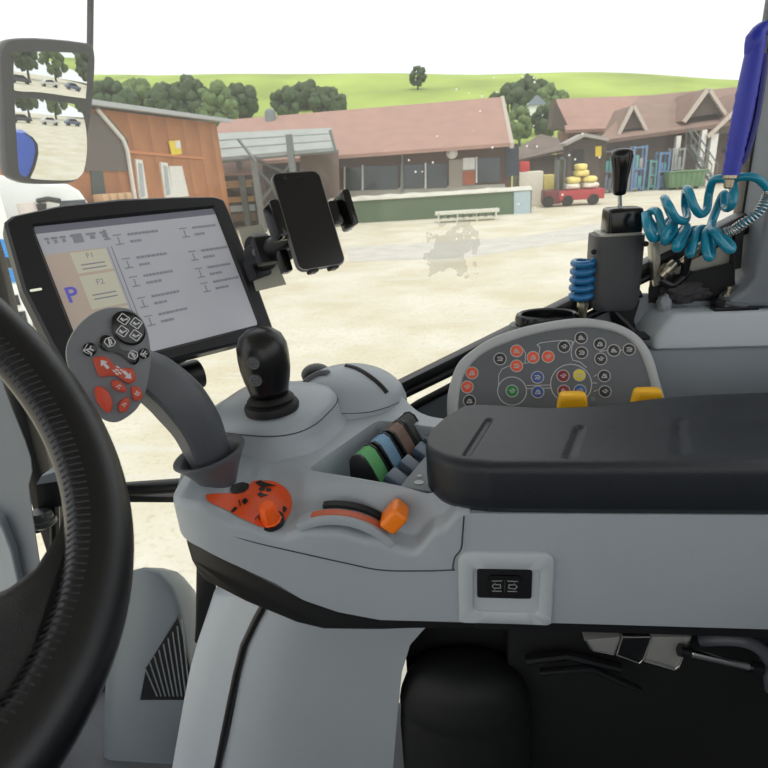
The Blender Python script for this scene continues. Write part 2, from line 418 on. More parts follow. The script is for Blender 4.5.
# rear box
bm = B(); box2(bm, (.0135, .535, 2.0855), (.68, .76, 2.2375)); obj('rear_panel', bm, GREY, con, bevel=.0015, bseg=2)
# switch bezel
M = fr((0, .5352, 0), V((1, 0, 0)), V((0, 0, 1)))
q = [Y(x, y, .535) for x, y in ((457, 551), (552, 551), (553.5, 621.5), (460, 622.5))]
x0, x1, zt, zb = (q[0].x+q[3].x)/2, (q[1].x+q[2].x)/2, (q[0].z+q[1].z)/2, (q[2].z+q[3].z)/2
i0, i1 = Y(473, 567, .535), Y(538, 611, .535)
bm = B()
outl = [(x0, zb), (x1, zb)]+[(x1-.014+.014*math.cos(a), zt-.014+.014*math.sin(a)) for a in [k*PI/12 for k in range(7)]]+[(x0+.014+.014*math.cos(a), zt-.014+.014*math.sin(a)) for a in [PI/2+k*PI/12 for k in range(7)]]
cx_, cz_ = (i0.x+i1.x)/2, (i0.z+i1.z)/2; w_, h_ = abs(i1.x-i0.x), abs(i1.z-i0.z)
inn = rrect(w_, h_, .006, 4)
# ring between outline and the inner opening, sampled by angle
def ang_sample(poly, c, n):
    out = []
    for k in range(n):
        a = 2*PI*k/n; d = V((math.cos(a), math.sin(a))); best = None
        for (ax_, ay_), (bx_, by_) in zip(poly, poly[1:]+poly[:1]):
            e = V((bx_-ax_, by_-ay_)); p = V((ax_-c[0], ay_-c[1])); den = d.x*e.y-d.y*e.x
            if abs(den) < 1e-12: continue
            t = (p.x*e.y-p.y*e.x)/den; s = (p.x*d.y-p.y*d.x)/den
            if t > 0 and -1e-6 <= s <= 1+1e-6: best = max(best or 0, t)
        out.append((c[0]+d.x*best, c[1]+d.y*best))
    return out
def frame_plate(bm, outer, inner, c, MM, z_in, z_out, z_deep, n=96, chamf=.0015, mi=0):
    """bezel: flat ring of the outline with a sunk opening"""
    O = ang_sample(outer, c, n); I = ang_sample(inner, c, n)
    O2 = [(c[0]+(x-c[0])*(1-chamf/max(.01, math.hypot(x-c[0], y-c[1]))), c[1]+(y-c[1])*(1-chamf/max(.01, math.hypot(x-c[0], y-c[1])))) for x, y in O]
    I2 = [(c[0]+(x-c[0])*(1+chamf/max(.01, math.hypot(x-c[0], y-c[1]))), c[1]+(y-c[1])*(1+chamf/max(.01, math.hypot(x-c[0], y-c[1])))) for x, y in I]
    R = [[MM(x, y, z_in) for x, y in O], [MM(x, y, z_out-chamf) for x, y in O], [MM(x, y, z_out) for x, y in O2], [MM(x, y, z_out) for x, y in I2], [MM(x, y, z_out-chamf) for x, y in I], [MM(x, y, z_deep) for x, y in I]]
    loft(bm, R, (False, True), mi=mi)
bm = B(); frame_plate(bm, outl, [(cx_+x, cz_+y) for x, y in inn], (cx_, cz_), M, -.004, .0045, .0008)
bez = obj('switch_bezel', bm, mat('bezel_light_grey', (180, 187, 192), .45, bump=.1, bscale=900, var=.02), con, sharp=50)
bm = B(); s0, s1 = Y(477, 570, .532), Y(531.5, 599, .532); sx_, sz_ = (s0.x+s1.x)/2, (s0.z+s1.z)/2
sw, sh = abs(s1.x-s0.x), abs(s1.z-s0.z)
rplate(bm, M, sw, sh, .003, .0005, .0035, sx_, sz_); obj('switch_frame', bm, BLACK, bez, bevel=.0008)
bm = B(); rplate(bm, M, sw*.60, sh*.72, .005, .0035, .0062, sx_, sz_)
for s in (-1, 1):
    a = sx_+s*sw*.14
    for pts in ([(a-s*.004, sz_+.0025), (a+s*.002, sz_+.0025), (a+s*.002, sz_+.0042), (a+s*.0055, sz_), (a+s*.002, sz_-.0042), (a+s*.002, sz_-.0025), (a-s*.004, sz_-.0025), (a-s*.004, sz_+.0025)],
                [(a-.005, sz_-.0068), (a+.005, sz_-.0068)], [(a-.0055, sz_+.0068+(.0005 if s < 0 else .001)), (a+.0055, sz_+.0068+(.001 if s < 0 else .0005))]):
        stroke(bm, M, pts, .0009, .0062, .0066, 1)
stroke(bm, M, [(sx_, sz_-.008), (sx_, sz_+.008)], .0008, .006, .0064, 2)
obj('rocker_switch', bm, [BLKG, mat('grey_marking', (150, 152, 154), .5), SEAM], bez, label='black rocker switch with two arrows')
bm = B(); tube(bm, spline([Y(*p, .5346) for p in ((464, 516), (462.5, 535), (461, 549), (455, 557), (453, 566), (453, 570))], 4), .0009, 5); obj('panel_seam', bm, SEAM, con)

# pad
padN = spline([V((-.030, .615, 0)), V((-.0345, .585, 0)), V((-.028, .562, 0)), V((-.006, .542, 0)), V((.026, .533, 0)), V((.07, .5305, 0)), V((.3, .530, 0)), V((.68, .530, 0))], 8)
padF = spline([V((-.012, .655, 0)), V((.002, .676, 0)), V((.02, .698, 0)), V((.05, .699, 0)), V((.12, .686, 0)), V((.2, .680, 0)), V((.32, .705, 0)), V((.68, .72, 0))], 8)
padL = [V((-.030, .615, 0)), V((-.012, .655, 0))]; padR = [V((.68, .53, 0)), V((.68, .72, 0))]
def pcoons(u, v):
    return along(padN, u)*(1-v)+along(padF, u)*v+along(padL, v)*(1-u)+along(padR, v)*u-(along(padN, 0)*(1-u)*(1-v)+along(padN, 1)*u*(1-v)+along(padF, 0)*(1-u)*v+along(padF, 1)*u*v)
GRV = [(Z(489, 417, 2.304), Z(467, 451, 2.304)), (Z(580, 424, 2.304), Z(569, 453, 2.304)), (Z(679, 418, 2.304), Z(682, 449, 2.304))]
def segd(p, a, b):
    ab = V((b.x-a.x, b.y-a.y)); ap = V((p.x-a.x, p.y-a.y)); t = max(0, min(1, ap.dot(ab)/ab.dot(ab))); return (ap-ab*t).length
def padz(p):
    z = 2.3000+.007*sstep(.10, .22, p.x)*sstep(.62, .68, p.y)
    for a, b in GRV:
        d = segd(p, a, b); z -= .0035*(1-sstep(.002, .0058, d))
    return z
bm = B(); nu, nv = 300, 70; us2 = sorted(set([i/nu for i in range(nu+1)]+[.001, .002, .003, .005])); vs2 = sorted(set([i/nv for i in range(nv+1)]+[.004, .008, .012, .02, .03, .97, .98, .99]))
ER2 = .012; g = []
for u in us2:
    row = []
    for v in vs2:
        p = pcoons(u, v); d = min(u*.7+.0001, v*.16, (1-v)*.16); e = 0 if d >= ER2 else ER2-math.sqrt(max(0, ER2**2-(ER2-d)**2))
        row.append(bm.verts.new((p.x, p.y, padz(p)-e)))
    g.append(row)
for i in range(len(us2)-1):
    for j in range(len(vs2)-1): bm.faces.new((g[i][j], g[i+1][j], g[i+1][j+1], g[i][j+1]))
rim = [g[i][0] for i in range(len(us2))]+[g[-1][j] for j in range(1, len(vs2))]+[g[i][-1] for i in range(len(us2)-2, -1, -1)]+[g[0][j] for j in range(len(vs2)-2, 0, -1)]
cen = V((.3, .61, 0)); prev = rim
for zz, inset in ((2.262, 0), (2.247, .001), (2.2385, .006)):
    ring = []
    for v in rim:
        dv = V((0, .61-v.co.y, 0)) if v.co.x > .02 else V((.02-v.co.x, .61-v.co.y, 0))
        ring.append(bm.verts.new(V((v.co.x, v.co.y, zz))+dv.normalized()*inset))
    for k in range(len(rim)):
        m = (k+1) % len(rim); bm.faces.new((prev[k], ring[k], ring[m], prev[m]))
    prev = ring
bm.faces.new(prev)
obj('armrest_pad', bm, PAD, con, label='black vinyl armrest pad with three grooves', sharp=60)

# joystick pedestal hump and rounded dome
hc = V((-.262, .738, 2.29))
def sel(c, rx, ry, z, n=3.0, seg=48, rot=0):
    out = []
    for k in range(seg):
        a = k*2*PI/seg; ca, sa = math.cos(a), math.sin(a)
        x = rx*abs(ca)**(2/n)*(1 if ca >= 0 else -1); y = ry*abs(sa)**(2/n)*(1 if sa >= 0 else -1)
        out.append(V((c.x+x*math.cos(rot)-y*math.sin(rot), c.y+x*math.sin(rot)+y*math.cos(rot), z)))
    return out
hr = math.radians(-12)
bm = B(); loft(bm, [sel(hc, .104, .100, 2.240, rot=hr), sel(hc, .098, .096, 2.2505, rot=hr), sel(hc, .090, .091, 2.258, rot=hr), sel(hc, .0865, .088, 2.268, rot=hr), sel(hc, .083, .085, 2.284, rot=hr), sel(hc, .078, .078, 2.292, rot=hr), sel(hc, .070, .066, 2.297, rot=hr), sel(hc, .03, .03, 2.300, 2.2, rot=hr)])
ped = obj('joystick_pedestal', bm, GREY, con, sharp=70)
bm = B(); r_ = sel(hc, .0848, .0868, 2.2785, rot=hr); tube(bm, r_, .0008, 5, closed=True); obj('pedestal_seam', bm, SEAM, ped)
dc = V((-.172, .846, 2.252)); DR = V((.095, .090, .0765))
bm = B(); prof = [(.97, -.045), (1.0, 0), (.985, .17), (.94, .34), (.866, .5), (.766, .643), (.643, .766), (.5, .866), (.34, .94), (.17, .985), (.03, 1.0)]
loft(bm, [[V((dc.x+DR.x*r*math.cos(k*2*PI/40), dc.y+DR.y*r*math.sin(k*2*PI/40), dc.z-.012+DR.z*h*.82)) for k in range(40)] for r, h in [(1.0, -.5)]+prof])
dome = obj('rounded_dome', bm, GREY, con, sharp=70)
def domept(px, py, k=1.0):
    r = ray(px, py); rad = V((DR.x*k, DR.y*k, DR.z*.82*k)); c = V((dc.x, dc.y, dc.z-.012)); o = CAM-c
    a = sum((r[i]/rad[i])**2 for i in range(3)); b = 2*sum(r[i]*o[i]/rad[i]**2 for i in range(3)); c_ = sum((o[i]/rad[i])**2 for i in range(3))-1
    disc_ = b*b-4*a*c_
    if disc_ < 0: t = -b/(2*a)
    else: t = (-b-math.sqrt(disc_))/(2*a)
    return CAM+r*t
bm = B(); tube(bm, spline([domept(*p, 1.0) for p in ((346, 366), (357, 369), (369, 376), (380, 385), (387, 393))], 6), .0042, 8); obj('dome_slot', bm, BLACK, dome)
bm = B(); tube(bm, spline([domept(*p, 1.0) for p in ((303, 386), (308, 381), (314, 377), (321, 374), (329, 373.5))], 6), [.004]*1+[.0065]*23+[.004], 8); obj('button_strip', bm, CHAR, dome)
bm = B(); tube(bm, [domept(315, 387, 1.0), domept(316.5, 393, 1.0), domept(318, 400, 1.0)], .0042, 8); obj('side_slot', bm, BLACK, dome)
bm = B(); tube(bm, spline([domept(*p, 1.002) for p in ((310, 410), (335, 413.5), (366, 412.5), (385, 408), (400, 402))], 6), .0007, 5); obj('dome_seam', bm, SEAM, dome)
bm = B(); c = D(316, 374, .99); ball(bm, c, (.026, .026, .018), 3); obj('dome_cap', bm, BLACK, dome, label='black round cap behind the dome')

# =================================================================== LEVERS ON THE CONSOLE
# ball-headed joystick
jb = V((hc.x-.004, hc.y+.0, 2.302)); jb = Z(272, 407, 2.300)
js = thing('joystick', jb, 'black ball-headed joystick with rubber gaiter on grey pedestal behind the drive lever', 'joystick')
jd = (jb-CAM).dot(FWD); k_ = jd/F
jax = V((-.03, .03, 1)).normalized()
bm = B(); lathe(bm, [(.037, -.004), (.038, .003), (.036, .007), (.030, .009), (.0325, .013), (.029, .017), (.024, .019), (.0245, .023), (.021, .028), (.017, .032), (.015, .038)], jb, jax, 32); obj('gaiter', bm, DARK, js)
JP = [(.0260, .020), (.0280, .030), (.0312, .042), (.0338, .058), (.0345, .074), (.0335, .089), (.028, .102), (.018, .110), (.006, .113)]
bm = B(); lathe(bm, JP, jb, jax, 32); hd = obj('knob_head', bm, BLKG if False else mat('joystick_black', (14, 14, 17), .3, var=.05), js, sharp=80)
n_ = (D(258, 371, jd-.04)-D(262, 371, jd)).normalized()
for (px, py) in ((253.5, 363), (256, 380)):
    d_ = jd-.08
    while d_ < jd+.08:
        c = D(px, py, d_)-jb; h_ = c.dot(jax); r_n = (c-jax*h_)
        if r_n.length < linp([(h, r) for r, h in JP], h_): break
        d_ += .0004
    n = (r_n.normalized()+jax*-.15).normalized(); c = c+jb+n*.001; a, b = perp(n)
    bm = B(); MM = fr(c-n*.004, a, a.cross(n)*-1)
    if MM(0, 0, 1).dot(n)-MM(0, 0, 0).dot(n) < 0: MM = fr(c-n*.004, a, a.cross(n))
    disc(bm, MM, 0, 0, .0085, -.006, .005); ringplate(bm, MM, 0, 0, .0066, .0076, .0048, .0056, 1); stroke(bm, MM, [(-.003, -.003), (.003, -.003), (.003, .003), (-.003, .003), (-.003, -.003)], .0009, .0048, .0056, 1)
    obj('button', bm, [CHAR, mat('dim_grey_marking', (120, 122, 124), .5)], hd)

# multifunction drive lever
dl = thing('drive_lever', Z(232, 488, 2.235), 'charcoal drive lever with a round face of black and orange buttons', 'lever')
ct = D(209, 452, .70); cb = Z(223, 490, 2.226)
axc = V((-.19, -.03, 1)).normalized()
bm = B(); 
rings = []
for t, r in ((0, .017), (.25, .022), (.55, .030), (.82, .039), (.97, .0455), (1.0, .0450), (1.0, .040), (.9, .036), (.6, .027)):
    c = cb.lerp(ct, t); n = (V((0, 0, 1)).lerp(axc, t)).normalized(); a, b = perp(n)
    rings.append([c+a*math.cos(k*2*PI/32)*r+b*math.sin(k*2*PI/32)*r for k in range(32)])
loft(bm, rings); cup = obj('collar', bm, CHAR, dl, sharp=60)
bm = B(); tb = ct+V((-.035, .01, -.012)); box(bm, tb, (.026, .012, .005), V((1, 0, .3)).normalized(), V((0, 1, 0)), V((-.3, 0, 1)).normalized()); obj('collar_tab', bm, CHAR, cup, bevel=.001)
hcn = D(112, 363, .565); hn = (CAM-hcn).normalized(); hn = (hn+RGT*.10+UPV*.0).normalized()
eu = (D(126, 305, .565)-D(92, 420, .565)); eu = (eu-hn*eu.dot(hn)).normalized(); er = eu.cross(hn)
HM = fr(hcn, er, eu)                         # x right, y up along the face, z toward the driver
def hxy(px, py): p = PL(px, py, hcn, hn)-hcn; return p.dot(er), p.dot(eu)
face_px = [(118, 307), (130, 309), (140, 316), (147, 328), (150.5, 345), (151, 362), (149, 380), (145, 395), (138, 408), (128, 417), (117, 422.5), (106, 421), (96, 414), (88, 404), (80, 391), (72, 376), (66.5, 361), (66, 348), (71, 335), (80, 323), (92, 313.5), (105, 308)]
fo = [hxy(*p) for p in face_px]; fo = [(v.x, v.y) for v in spline([V((x, y, 0)) for x, y in fo], 3, True)]
fcx = sum(p[0] for p in fo)/len(fo); fcy = sum(p[1] for p in fo)/len(fo)
def scl(k, z, dx=0): return [HM(fcx+(x-fcx)*k+dx, fcy+(y-fcy)*k, z) for x, y in fo]
bm = B(); loft(bm, [scl(.55, -.036, .012), scl(.78, -.030, .008), scl(.93, -.018, .003), scl(.99, -.008), scl(1.0, -.003), scl(.985, -.0005), scl(.955, 0)])
head = obj('lever_head', bm, mat('lever_face_grey', (128, 131, 136), .45, bump=.12, bscale=900, var=.03), dl, sharp=50)
def fpoly(bm, px, z0, z1, k=3, mi=0):
    p = [hxy(*q) for q in px]; p = [(v.x, v.y) for v in spline([V((x, y, 0)) for x, y in p], k, True)]
    cx, cy = sum(a for a, _ in p)/len(p), sum(b for _, b in p)/len(p)
    r = lambda s, z: [HM(cx+(x-cx)*s, cy+(y-cy)*s, z) for x, y in p]
    loft(bm, [r(1, z0), r(1, z1-.0012), r(.95, z1-.0003), r(.86, z1)], mi=mi)
def icon(bm, px, py, s, kind, z, mi=1, rot=.0):
    x, y = hxy(px, py); c, sn = math.cos(rot), math.sin(rot)
    T = lambda q: [(x+s*(a*c-b*sn), y+s*(a*sn+b*c)) for a, b in q]
    if kind == 'sq': stroke(bm, HM, T([(-.8, -.9), (.8, -.9), (.95, -.75), (.95, .75), (.8, .9), (-.8, .9), (-.95, .75), (-.95, -.75), (-.8, -.9)]), s*.2, z, z+.0004, mi); stroke(bm, HM, T([(-.5, -.35), (.1, -.35), (.3, .1), (.55, .5)]), s*.3, z, z+.0004, mi); stroke(bm, HM, T([(-.5, -.1), (-.1, -.1)]), s*.25, z, z+.0004, mi)
    if kind == 'diag': stroke(bm, HM, T([(-.9, .2), (-.2, 1), (.9, .5), (.9, -.3), (.2, -1), (-.9, -.5), (-.9, .2)]), s*.18, z, z+.0004, mi); stroke(bm, HM, T([(-.4, .4), (.3, -.6)]), s*.3, z, z+.0004, mi); stroke(bm, HM, T([(-.1, .5), (.5, -.2)]), s*.2, z, z+.0004, mi)
    if kind == 'run': stroke(bm, HM, T([(-.8, -.8), (-.1, .1), (-.2, .8)]), s*.3, z, z+.0004, mi); stroke(bm, HM, T([(-.1, .1), (.7, .2)]), s*.3, z, z+.0004, mi); stroke(bm, HM, T([(-.2, -.5), (.8, -.6), (.9, -1)]), s*.3, z, z+.0004, mi); stroke(bm, HM, T([(-1, .9), (-1, -1), (.4, -1)]), s*.15, z, z+.0004, mi)
    if kind == 'arrow': stroke(bm, HM, T([(-.9, 0), (.0, 0)]), s*.55, z, z+.0004, mi); prism(bm, [HM(*p, z) for p in T([(0, .75), (1, 0), (0, -.75)])], HM(0, 0, .0004)-HM(0, 0, 0), mi)
    if kind == 'dots':
        for a, b in ((-.6, .5), (.3, .5), (-.3, 0), (.5, -.1), (-.5, -.5), (.2, -.6)): stroke(bm, HM, T([(a-.2, b), (a+.25, b+.1)]), s*.3, z, z+.0004, mi)
    if kind == 'dash': stroke(bm, HM, T([(-.5, -.6), (-.1, .5), (.5, .4)]), s*.3, z, z+.0004, mi); stroke(bm, HM, T([(.1, -.2), (.5, -.6)]), s*.3, z, z+.0004, mi)
px_ = .565/F
bm = B(); fpoly(bm, [(122, 311.5), (133, 313.5), (142, 322), (145, 334), (140, 343), (131, 345.5), (120, 341.5), (112, 332), (111, 321), (115, 314)], -.001, .0055)
for p in ((123, 319.5), (135.5, 323.5), (122, 331.5), (135, 335.5)): icon(bm, *p, 4.6*px_, 'sq', .0053, rot=-.35)
obj('hitch_button_pad', bm, [BLKG, WHITE], head, label='round black pad of four lift buttons')
bm = B(); fpoly(bm, [(102, 336), (110, 336), (117, 342), (121, 349.5), (130, 351), (137, 352), (139, 358), (136, 364), (131, 364), (124, 357), (114, 352.5), (105, 351), (99, 345)], -.001, .0045)
icon(bm, 109.5, 342, 5*px_, 'diag', .0044, rot=-.2); icon(bm, 132.5, 355, 4.6*px_, 'diag', .0044, rot=.3)
obj('curved_button', bm, [BLKG, WHITE], head, label='curved black button with two diamonds')
for c, rx, kind, rt in (((89.5, 349.5), 7.2, 'run', -.3), ((144, 353.5), 5.4, 'run', -.3)):
    bm = B(); fpoly(bm, [(c[0]+rx*math.cos(a*PI/5), c[1]+rx*.98*math.sin(a*PI/5)) for a in range(10)], -.001, .004); icon(bm, *c, rx*.58*px_, kind, .0039, rot=rt)
    obj('round_button', bm, [BLKG, WHITE], head, label='round black button with white symbol')
bm = B(); fpoly(bm, [(93, 359), (97, 357), (105, 356.5), (110, 360), (115, 366), (122, 368), (131, 368.5), (134.5, 374), (135, 380), (130, 383.5), (123, 381), (117, 376), (109, 376), (101, 377), (97, 372)], -.001, .0048, 2)
icon(bm, 104, 364, 5.2*px_, 'arrow', .0047, rot=2.5); icon(bm, 127, 375, 5.2*px_, 'arrow', .0047, rot=-.55); icon(bm, 117.5, 371, 5*px_, 'dots', .0047, rot=-.5)
obj('direction_rocker', bm, [REDOR, WHITE], head, label='orange rocker with two white arrows')
bm = B(); fpoly(bm, [(95, 388), (100, 386.5), (107, 391), (111.5, 400), (111.5, 408), (108, 412.5), (102, 408), (96, 399)], -.001, .006, 4); obj('large_oval_button', bm, mat('oval_orange_button', (224, 76, 44), .4), head, label='large plain orange oval button')
for pts, ic in (([(111, 382), (115, 380), (121, 382), (126, 388), (125, 392), (119, 391.5), (113, 388)], 'dash'), ([(131, 387.5), (136, 386.5), (141, 390), (142, 397), (138, 400.5), (133, 399)], 'dots'), ([(124, 398), (128, 397.5), (129.5, 402), (127, 410), (121, 412.5), (118, 408), (119.5, 402)], 'dash')):
    bm = B(); fpoly(bm, pts, -.001, .004, 4); icon(bm, sum(p[0] for p in pts)/len(pts), sum(p[1] for p in pts)/len(pts), 3*px_, ic, .0039, rot=-.4)
    obj('small_button', bm, [REDOR, WHITE], head, label='small orange button with faint symbol')
# curved shaft from the back of the head into the collar
sp = spline([D(128, 366, .615), D(152, 378, .637), D(176, 398, .655), D(196, 424, .675), D(208, 452, .70), cb.lerp(ct, .5)], 5)
wd = [(0, .022), (.2, .0290), (.45, .0315), (.7, .0285), (1, .023)]
bm = B(); rings = []
for i, p in enumerate(sp):
    t = (sp[min(i+1, len(sp)-1)]-sp[max(i-1, 0)]).normalized(); vw = (CAM-p).normalized(); s = t.cross(vw).normalized(); n = s.cross(t).normalized()
    if n.dot(vw) < 0: n = -n
    if s.dot(UPV) < 0: s = -s
    r = linp(wd, i/(len(sp)-1)); rings.append([p+s*(a*r)+n*(b*r) for a, b in ((1, -.25), (.93, .1), (.62, .55), (.25, .75), (-.45, .80), (-.62, .72), (-.98, .1), (-1, -.3), (-.7, -.75), (0, -.9), (.7, -.7))])
loft(bm, rings); obj('shaft', bm, CHAR, dl, sharp=28)

# four hydraulic spool levers in the tray
sp_cols = [('green', (104, 182, 116)), ('light blue', (134, 176, 208)), ('brown', (136, 112, 100)), ('dark grey', (72, 78, 76))]
tops = [((359, 454.7), (370, 445)), ((374.5, 441.7), (384.3, 433.2)), ((389, 430), (398, 421.5)), ((400.5, 419.5), (409, 412.4))]
for k, ((cn, cc), (pa_, pb_)) in enumerate(zip(sp_cols, tops)):
    zt = 2.262; a = Z(*pa_, zt); b = Z(*pb_, zt); row = (b-a); w = row.length; row.normalize()
    out = V((row.y, -row.x, 0))             # toward the driver's right hand
    if out.x < 0: out = -out
    up = V((0, 0, 1)); base = a-up*.06
    sl = thing('spool_lever', a+out*.03-up*.045, {0: 'spool lever with a green cap, nearest of the four in the tray', 1: 'spool lever with a light blue cap, second in the tray', 2: 'spool lever with a brown cap, third in the tray', 3: 'spool lever with a dark grey cap at the far end of the tray'}[k], 'lever', 'hydraulic spool levers in the console tray')
    prof = [(-.014, -.045), (-.013, -.012), (-.008, -.003), (0, 0), (.008, -.004), (.017, -.018), (.027, -.037), (.030, -.045)]
    P_ = lambda q, s: a+out*q[0]+up*q[1]+row*s
    bm = B(); prism(bm, [P_((x*1.06, z+.0015), -.0035) for x, z in prof], row*.0045); prism(bm, [P_((x*1.06, z+.0015), w-.001) for x, z in prof], row*.003); obj('side_plate', bm, BLACK, sl, bevel=.0008)
    bm = B()
    secs = [[P_((x, z), s) for x, z in prof] for s in (.001, w-.001)]
    prism(bm, secs[0], row*(w-.002))
    for j in range(7):                       # grip ribs over the top
        s = .001+(w-.002)*(j+.5)/7
        tube(bm, [P_((x, z), s) for x, z in prof[1:6]], .0008, 5)
    obj('paddle', bm, mat('spool_'+cn.replace(' ', '_'), cc, .45, var=.05), sl, label=cn+' ribbed cap', bevel=0)
    bm = B(); f0 = P_((.034, -.040), .001); box(bm, f0+row*w*.5+out*.012+up*.004, (w*.86, .032, .012), row, (out*.85-up*.5).normalized(), (up*.85+out*.5).normalized())
    obj('float_tab', bm, mat('slate_tab', (92, 106, 128), .3), sl, label='slate blue tab in front of the cap', bevel=.003)
# flat label plate at the right of the tray
bm = B(); zz = 2.232; prism(bm, [Z(x, y, zz) for x, y in ((400, 486), (432, 492), (446, 466), (426, 455))], V((0, 0, -.012))); tp = obj('tray_plate', bm, GREYD, con, bevel=.002)
MM = fr(Z(419, 483, zz), V((1, 0, 0)), V((0, 1, 0)))
bm = B(); disc(bm, MM, 0, 0, .006, -.001, .0012, ry=.005); disc(bm, MM, .0, .016, .003, -.001, .0012); obj('tray_button', bm, mat('pale_button', (190, 196, 198), .5), tp, label='pale oval button')
# =================================================================== CONTROL PANEL BEHIND THE PAD
pn = V((0, -math.cos(math.radians(27)), math.sin(math.radians(27)))); po = Y(560, 405, .825)
PM = fr(po, V((1, 0, 0)), V((0, math.sin(math.radians(27)), math.cos(math.radians(27)))))
pey = V((0, math.sin(math.radians(27)), math.cos(math.radians(27))))
def pxy(px, py): p = PL(px, py, po, pn)-po; return p.x, p.dot(pey)
cp = thing('control_panel', po+V((0, .02, -.03)), 'rounded grey control panel with rows of coloured round icon buttons behind the armrest pad', 'control panel')
out_px = [(448, 432), (447, 405), (449, 388), (457, 365), (470, 352), (488, 340), (510, 331), (540, 323.5), (575, 318.5), (600, 320), (623, 326.5), (640, 338), (652, 356), (659, 380), (666, 405), (669, 432)]
inn_px = [(459, 430), (458.5, 405), (462, 381), (470, 366), (483, 354), (505, 343.5), (540, 333), (580, 327.5), (606, 330), (625, 337), (638, 350), (647, 372), (654, 402), (657, 430)]
def smooth2(ps, k=5): 
    q = spline([V((*pxy(*p), 0)) for p in ps], k); return [(v.x, v.y) for v in q]
po_, pi_ = smooth2(out_px), smooth2(inn_px); pc_ = pxy(560, 395)
bm = B(); frame_plate(bm, po_, pi_, pc_, PM, -.03, .004, -.001, n=180, chamf=.003); obj('panel_housing', bm, mat('panel_rim_grey', (182, 185, 187), .5, bump=.1, bscale=900, var=.02), cp, sharp=50)
bm = B(); prism(bm, [PM(x, y, -.004) for x, y in ang_sample(pi_, pc_, 140)], PM(0, 0, .004)-PM(0, 0, 0)); obj('panel_face', bm, FACE, cp, recalc=True)
# white tractor diagram
u_ = (PM(1, 0)-PM(0, 0)).length
def pst(bm, pts, w=.0011): stroke(bm, PM, [pxy(*p) for p in pts], w, -.0002, .0005)
bm = B()
G1, G2 = pxy(512, 391), pxy(571, 384)
ru = lambda px, q: abs(pxy(q[0]+px, q[1])[0]-pxy(*q)[0])
R1, R2 = ru(14.5, (512, 391)), ru(20.6, (571, 384))
ringplate(bm, PM, *G1, R1-.0006, R1+.0007, -.0002, .0005); ringplate(bm, PM, *G2, R2-.0006, R2+.0007, -.0002, .0005)
pst(bm, [(498.5, 385), (498.7, 375), (502, 369), (509, 366), (523, 363.5), (537.5, 361.5)]); pst(bm, [(537.5, 361.5), (540, 347.5), (537, 345), (540, 343), (552, 341.3), (566, 340.2), (572.5, 341.5), (571, 353)])
pst(bm, [(571, 353), (572.5, 360), (580, 362), (586.5, 367.5)]); pst(bm, [(527, 385.5), (551, 385)]); pst(bm, [(527, 388.5), (551, 388)]); pst(bm, [(592, 383), (597, 383)]); pst(bm, [(599.6, 351.5), (607, 350.4)]); pst(bm, [(620, 350.2), (623, 350)])
pst(bm, [(523, 349), (525.5, 353), (525, 362)]); pst(bm, [(572, 346), (575, 340)]); pst(bm, [(594, 376.5), (597, 374.5)]); pst(bm, [(594, 391.5), (597, 390)])
obj('tractor_diagram', bm, mat('light_grey_marking', (196, 198, 198), .5), cp, label='white line diagram of a tractor')
BT = {'orange': mat('button_orange', (232, 92, 58), .45), 'black': mat('button_charcoal', (46, 47, 50), .45), 'blue': mat('button_blue', (58, 92, 160), .45), 'green': mat('button_green', (34, 140, 74), .45), 'maroon': mat('button_maroon', (138, 34, 46), .45), 'yellow': mat('button_yellow', (232, 210, 40), .45)}
blist = [('orange', 472, 373), ('orange', 467.2, 387), ('orange', 516.5, 351), ('orange', 516.5, 366), ('orange', 533, 357.4), ('orange', 548, 356.8), ('black', 500, 359), ('black', 469.5, 401), ('black', 564, 346.8), ('black', 581, 338), ('black', 581.5, 352.8), ('black', 599.6, 344.2), ('black', 600.5, 359), ('black', 613.6, 350.6), ('black', 629, 349.6), ('black', 604, 376), ('black', 604.8, 391.5), ('blue', 537.4, 377.4), ('blue', 537.7, 392), ('blue', 579.8, 390.6), ('green', 512, 391), ('maroon', 563, 376), ('maroon', 563.6, 391), ('yellow', 579.2, 375.3)]
gl = [[[(-.55, -.3), (.55, -.3)], [(-.4, -.05), (-.4, .2), (.1, .2), (.3, -.05), (-.4, -.05)], [(-.1, .2), (-.1, .5)]], [[(-.55, .1), (-.2, .1), (-.2, -.25), (.2, -.25), (.2, .1), (.55, .1)], [(-.05, .35), (.3, .35)]], [[(-.5, -.35), (-.1, .35), (.3, .2), (.45, -.35), (-.5, -.35)], [(.0, .1), (.15, -.2)]], [[(-.5, .3), (.2, .35), (.5, .0), (.1, -.1)], [(-.5, -.3), (.4, -.35)], [(-.3, .0), (-.1, .0)]]]
for i, (c, px, py) in enumerate(blist):
    x, y = pxy(px, py); r = ru(6.6, (px, py)); bm = B()
    lathe(bm, [(r*.88, -.002), (r*.88, .0012), (r*.7, .0018), (r*.2, .0020)], PM(x, y), pn, 22)
    ringplate(bm, PM, x, y, r*.86, r*1.0, -.0002, .0016, 1, 22)
    for st in gl[(i*7+len(c)) % 4]: stroke(bm, PM, [(x+a*r*.8, y+b*r*.8) for a, b in st], r*.15, .0017, .0023, 1)
    obj('button', bm, [BT[c], mat('button_ring', (188, 186, 184), .5)], cp, label=f'round {"charcoal" if c == "black" else c} button with pale symbol')
bm = B(); rplate(bm, PM, .006, .006, .001, -.0002, .0006, *pxy(593, 399)); obj('small_sticker', bm, GREYD, cp)
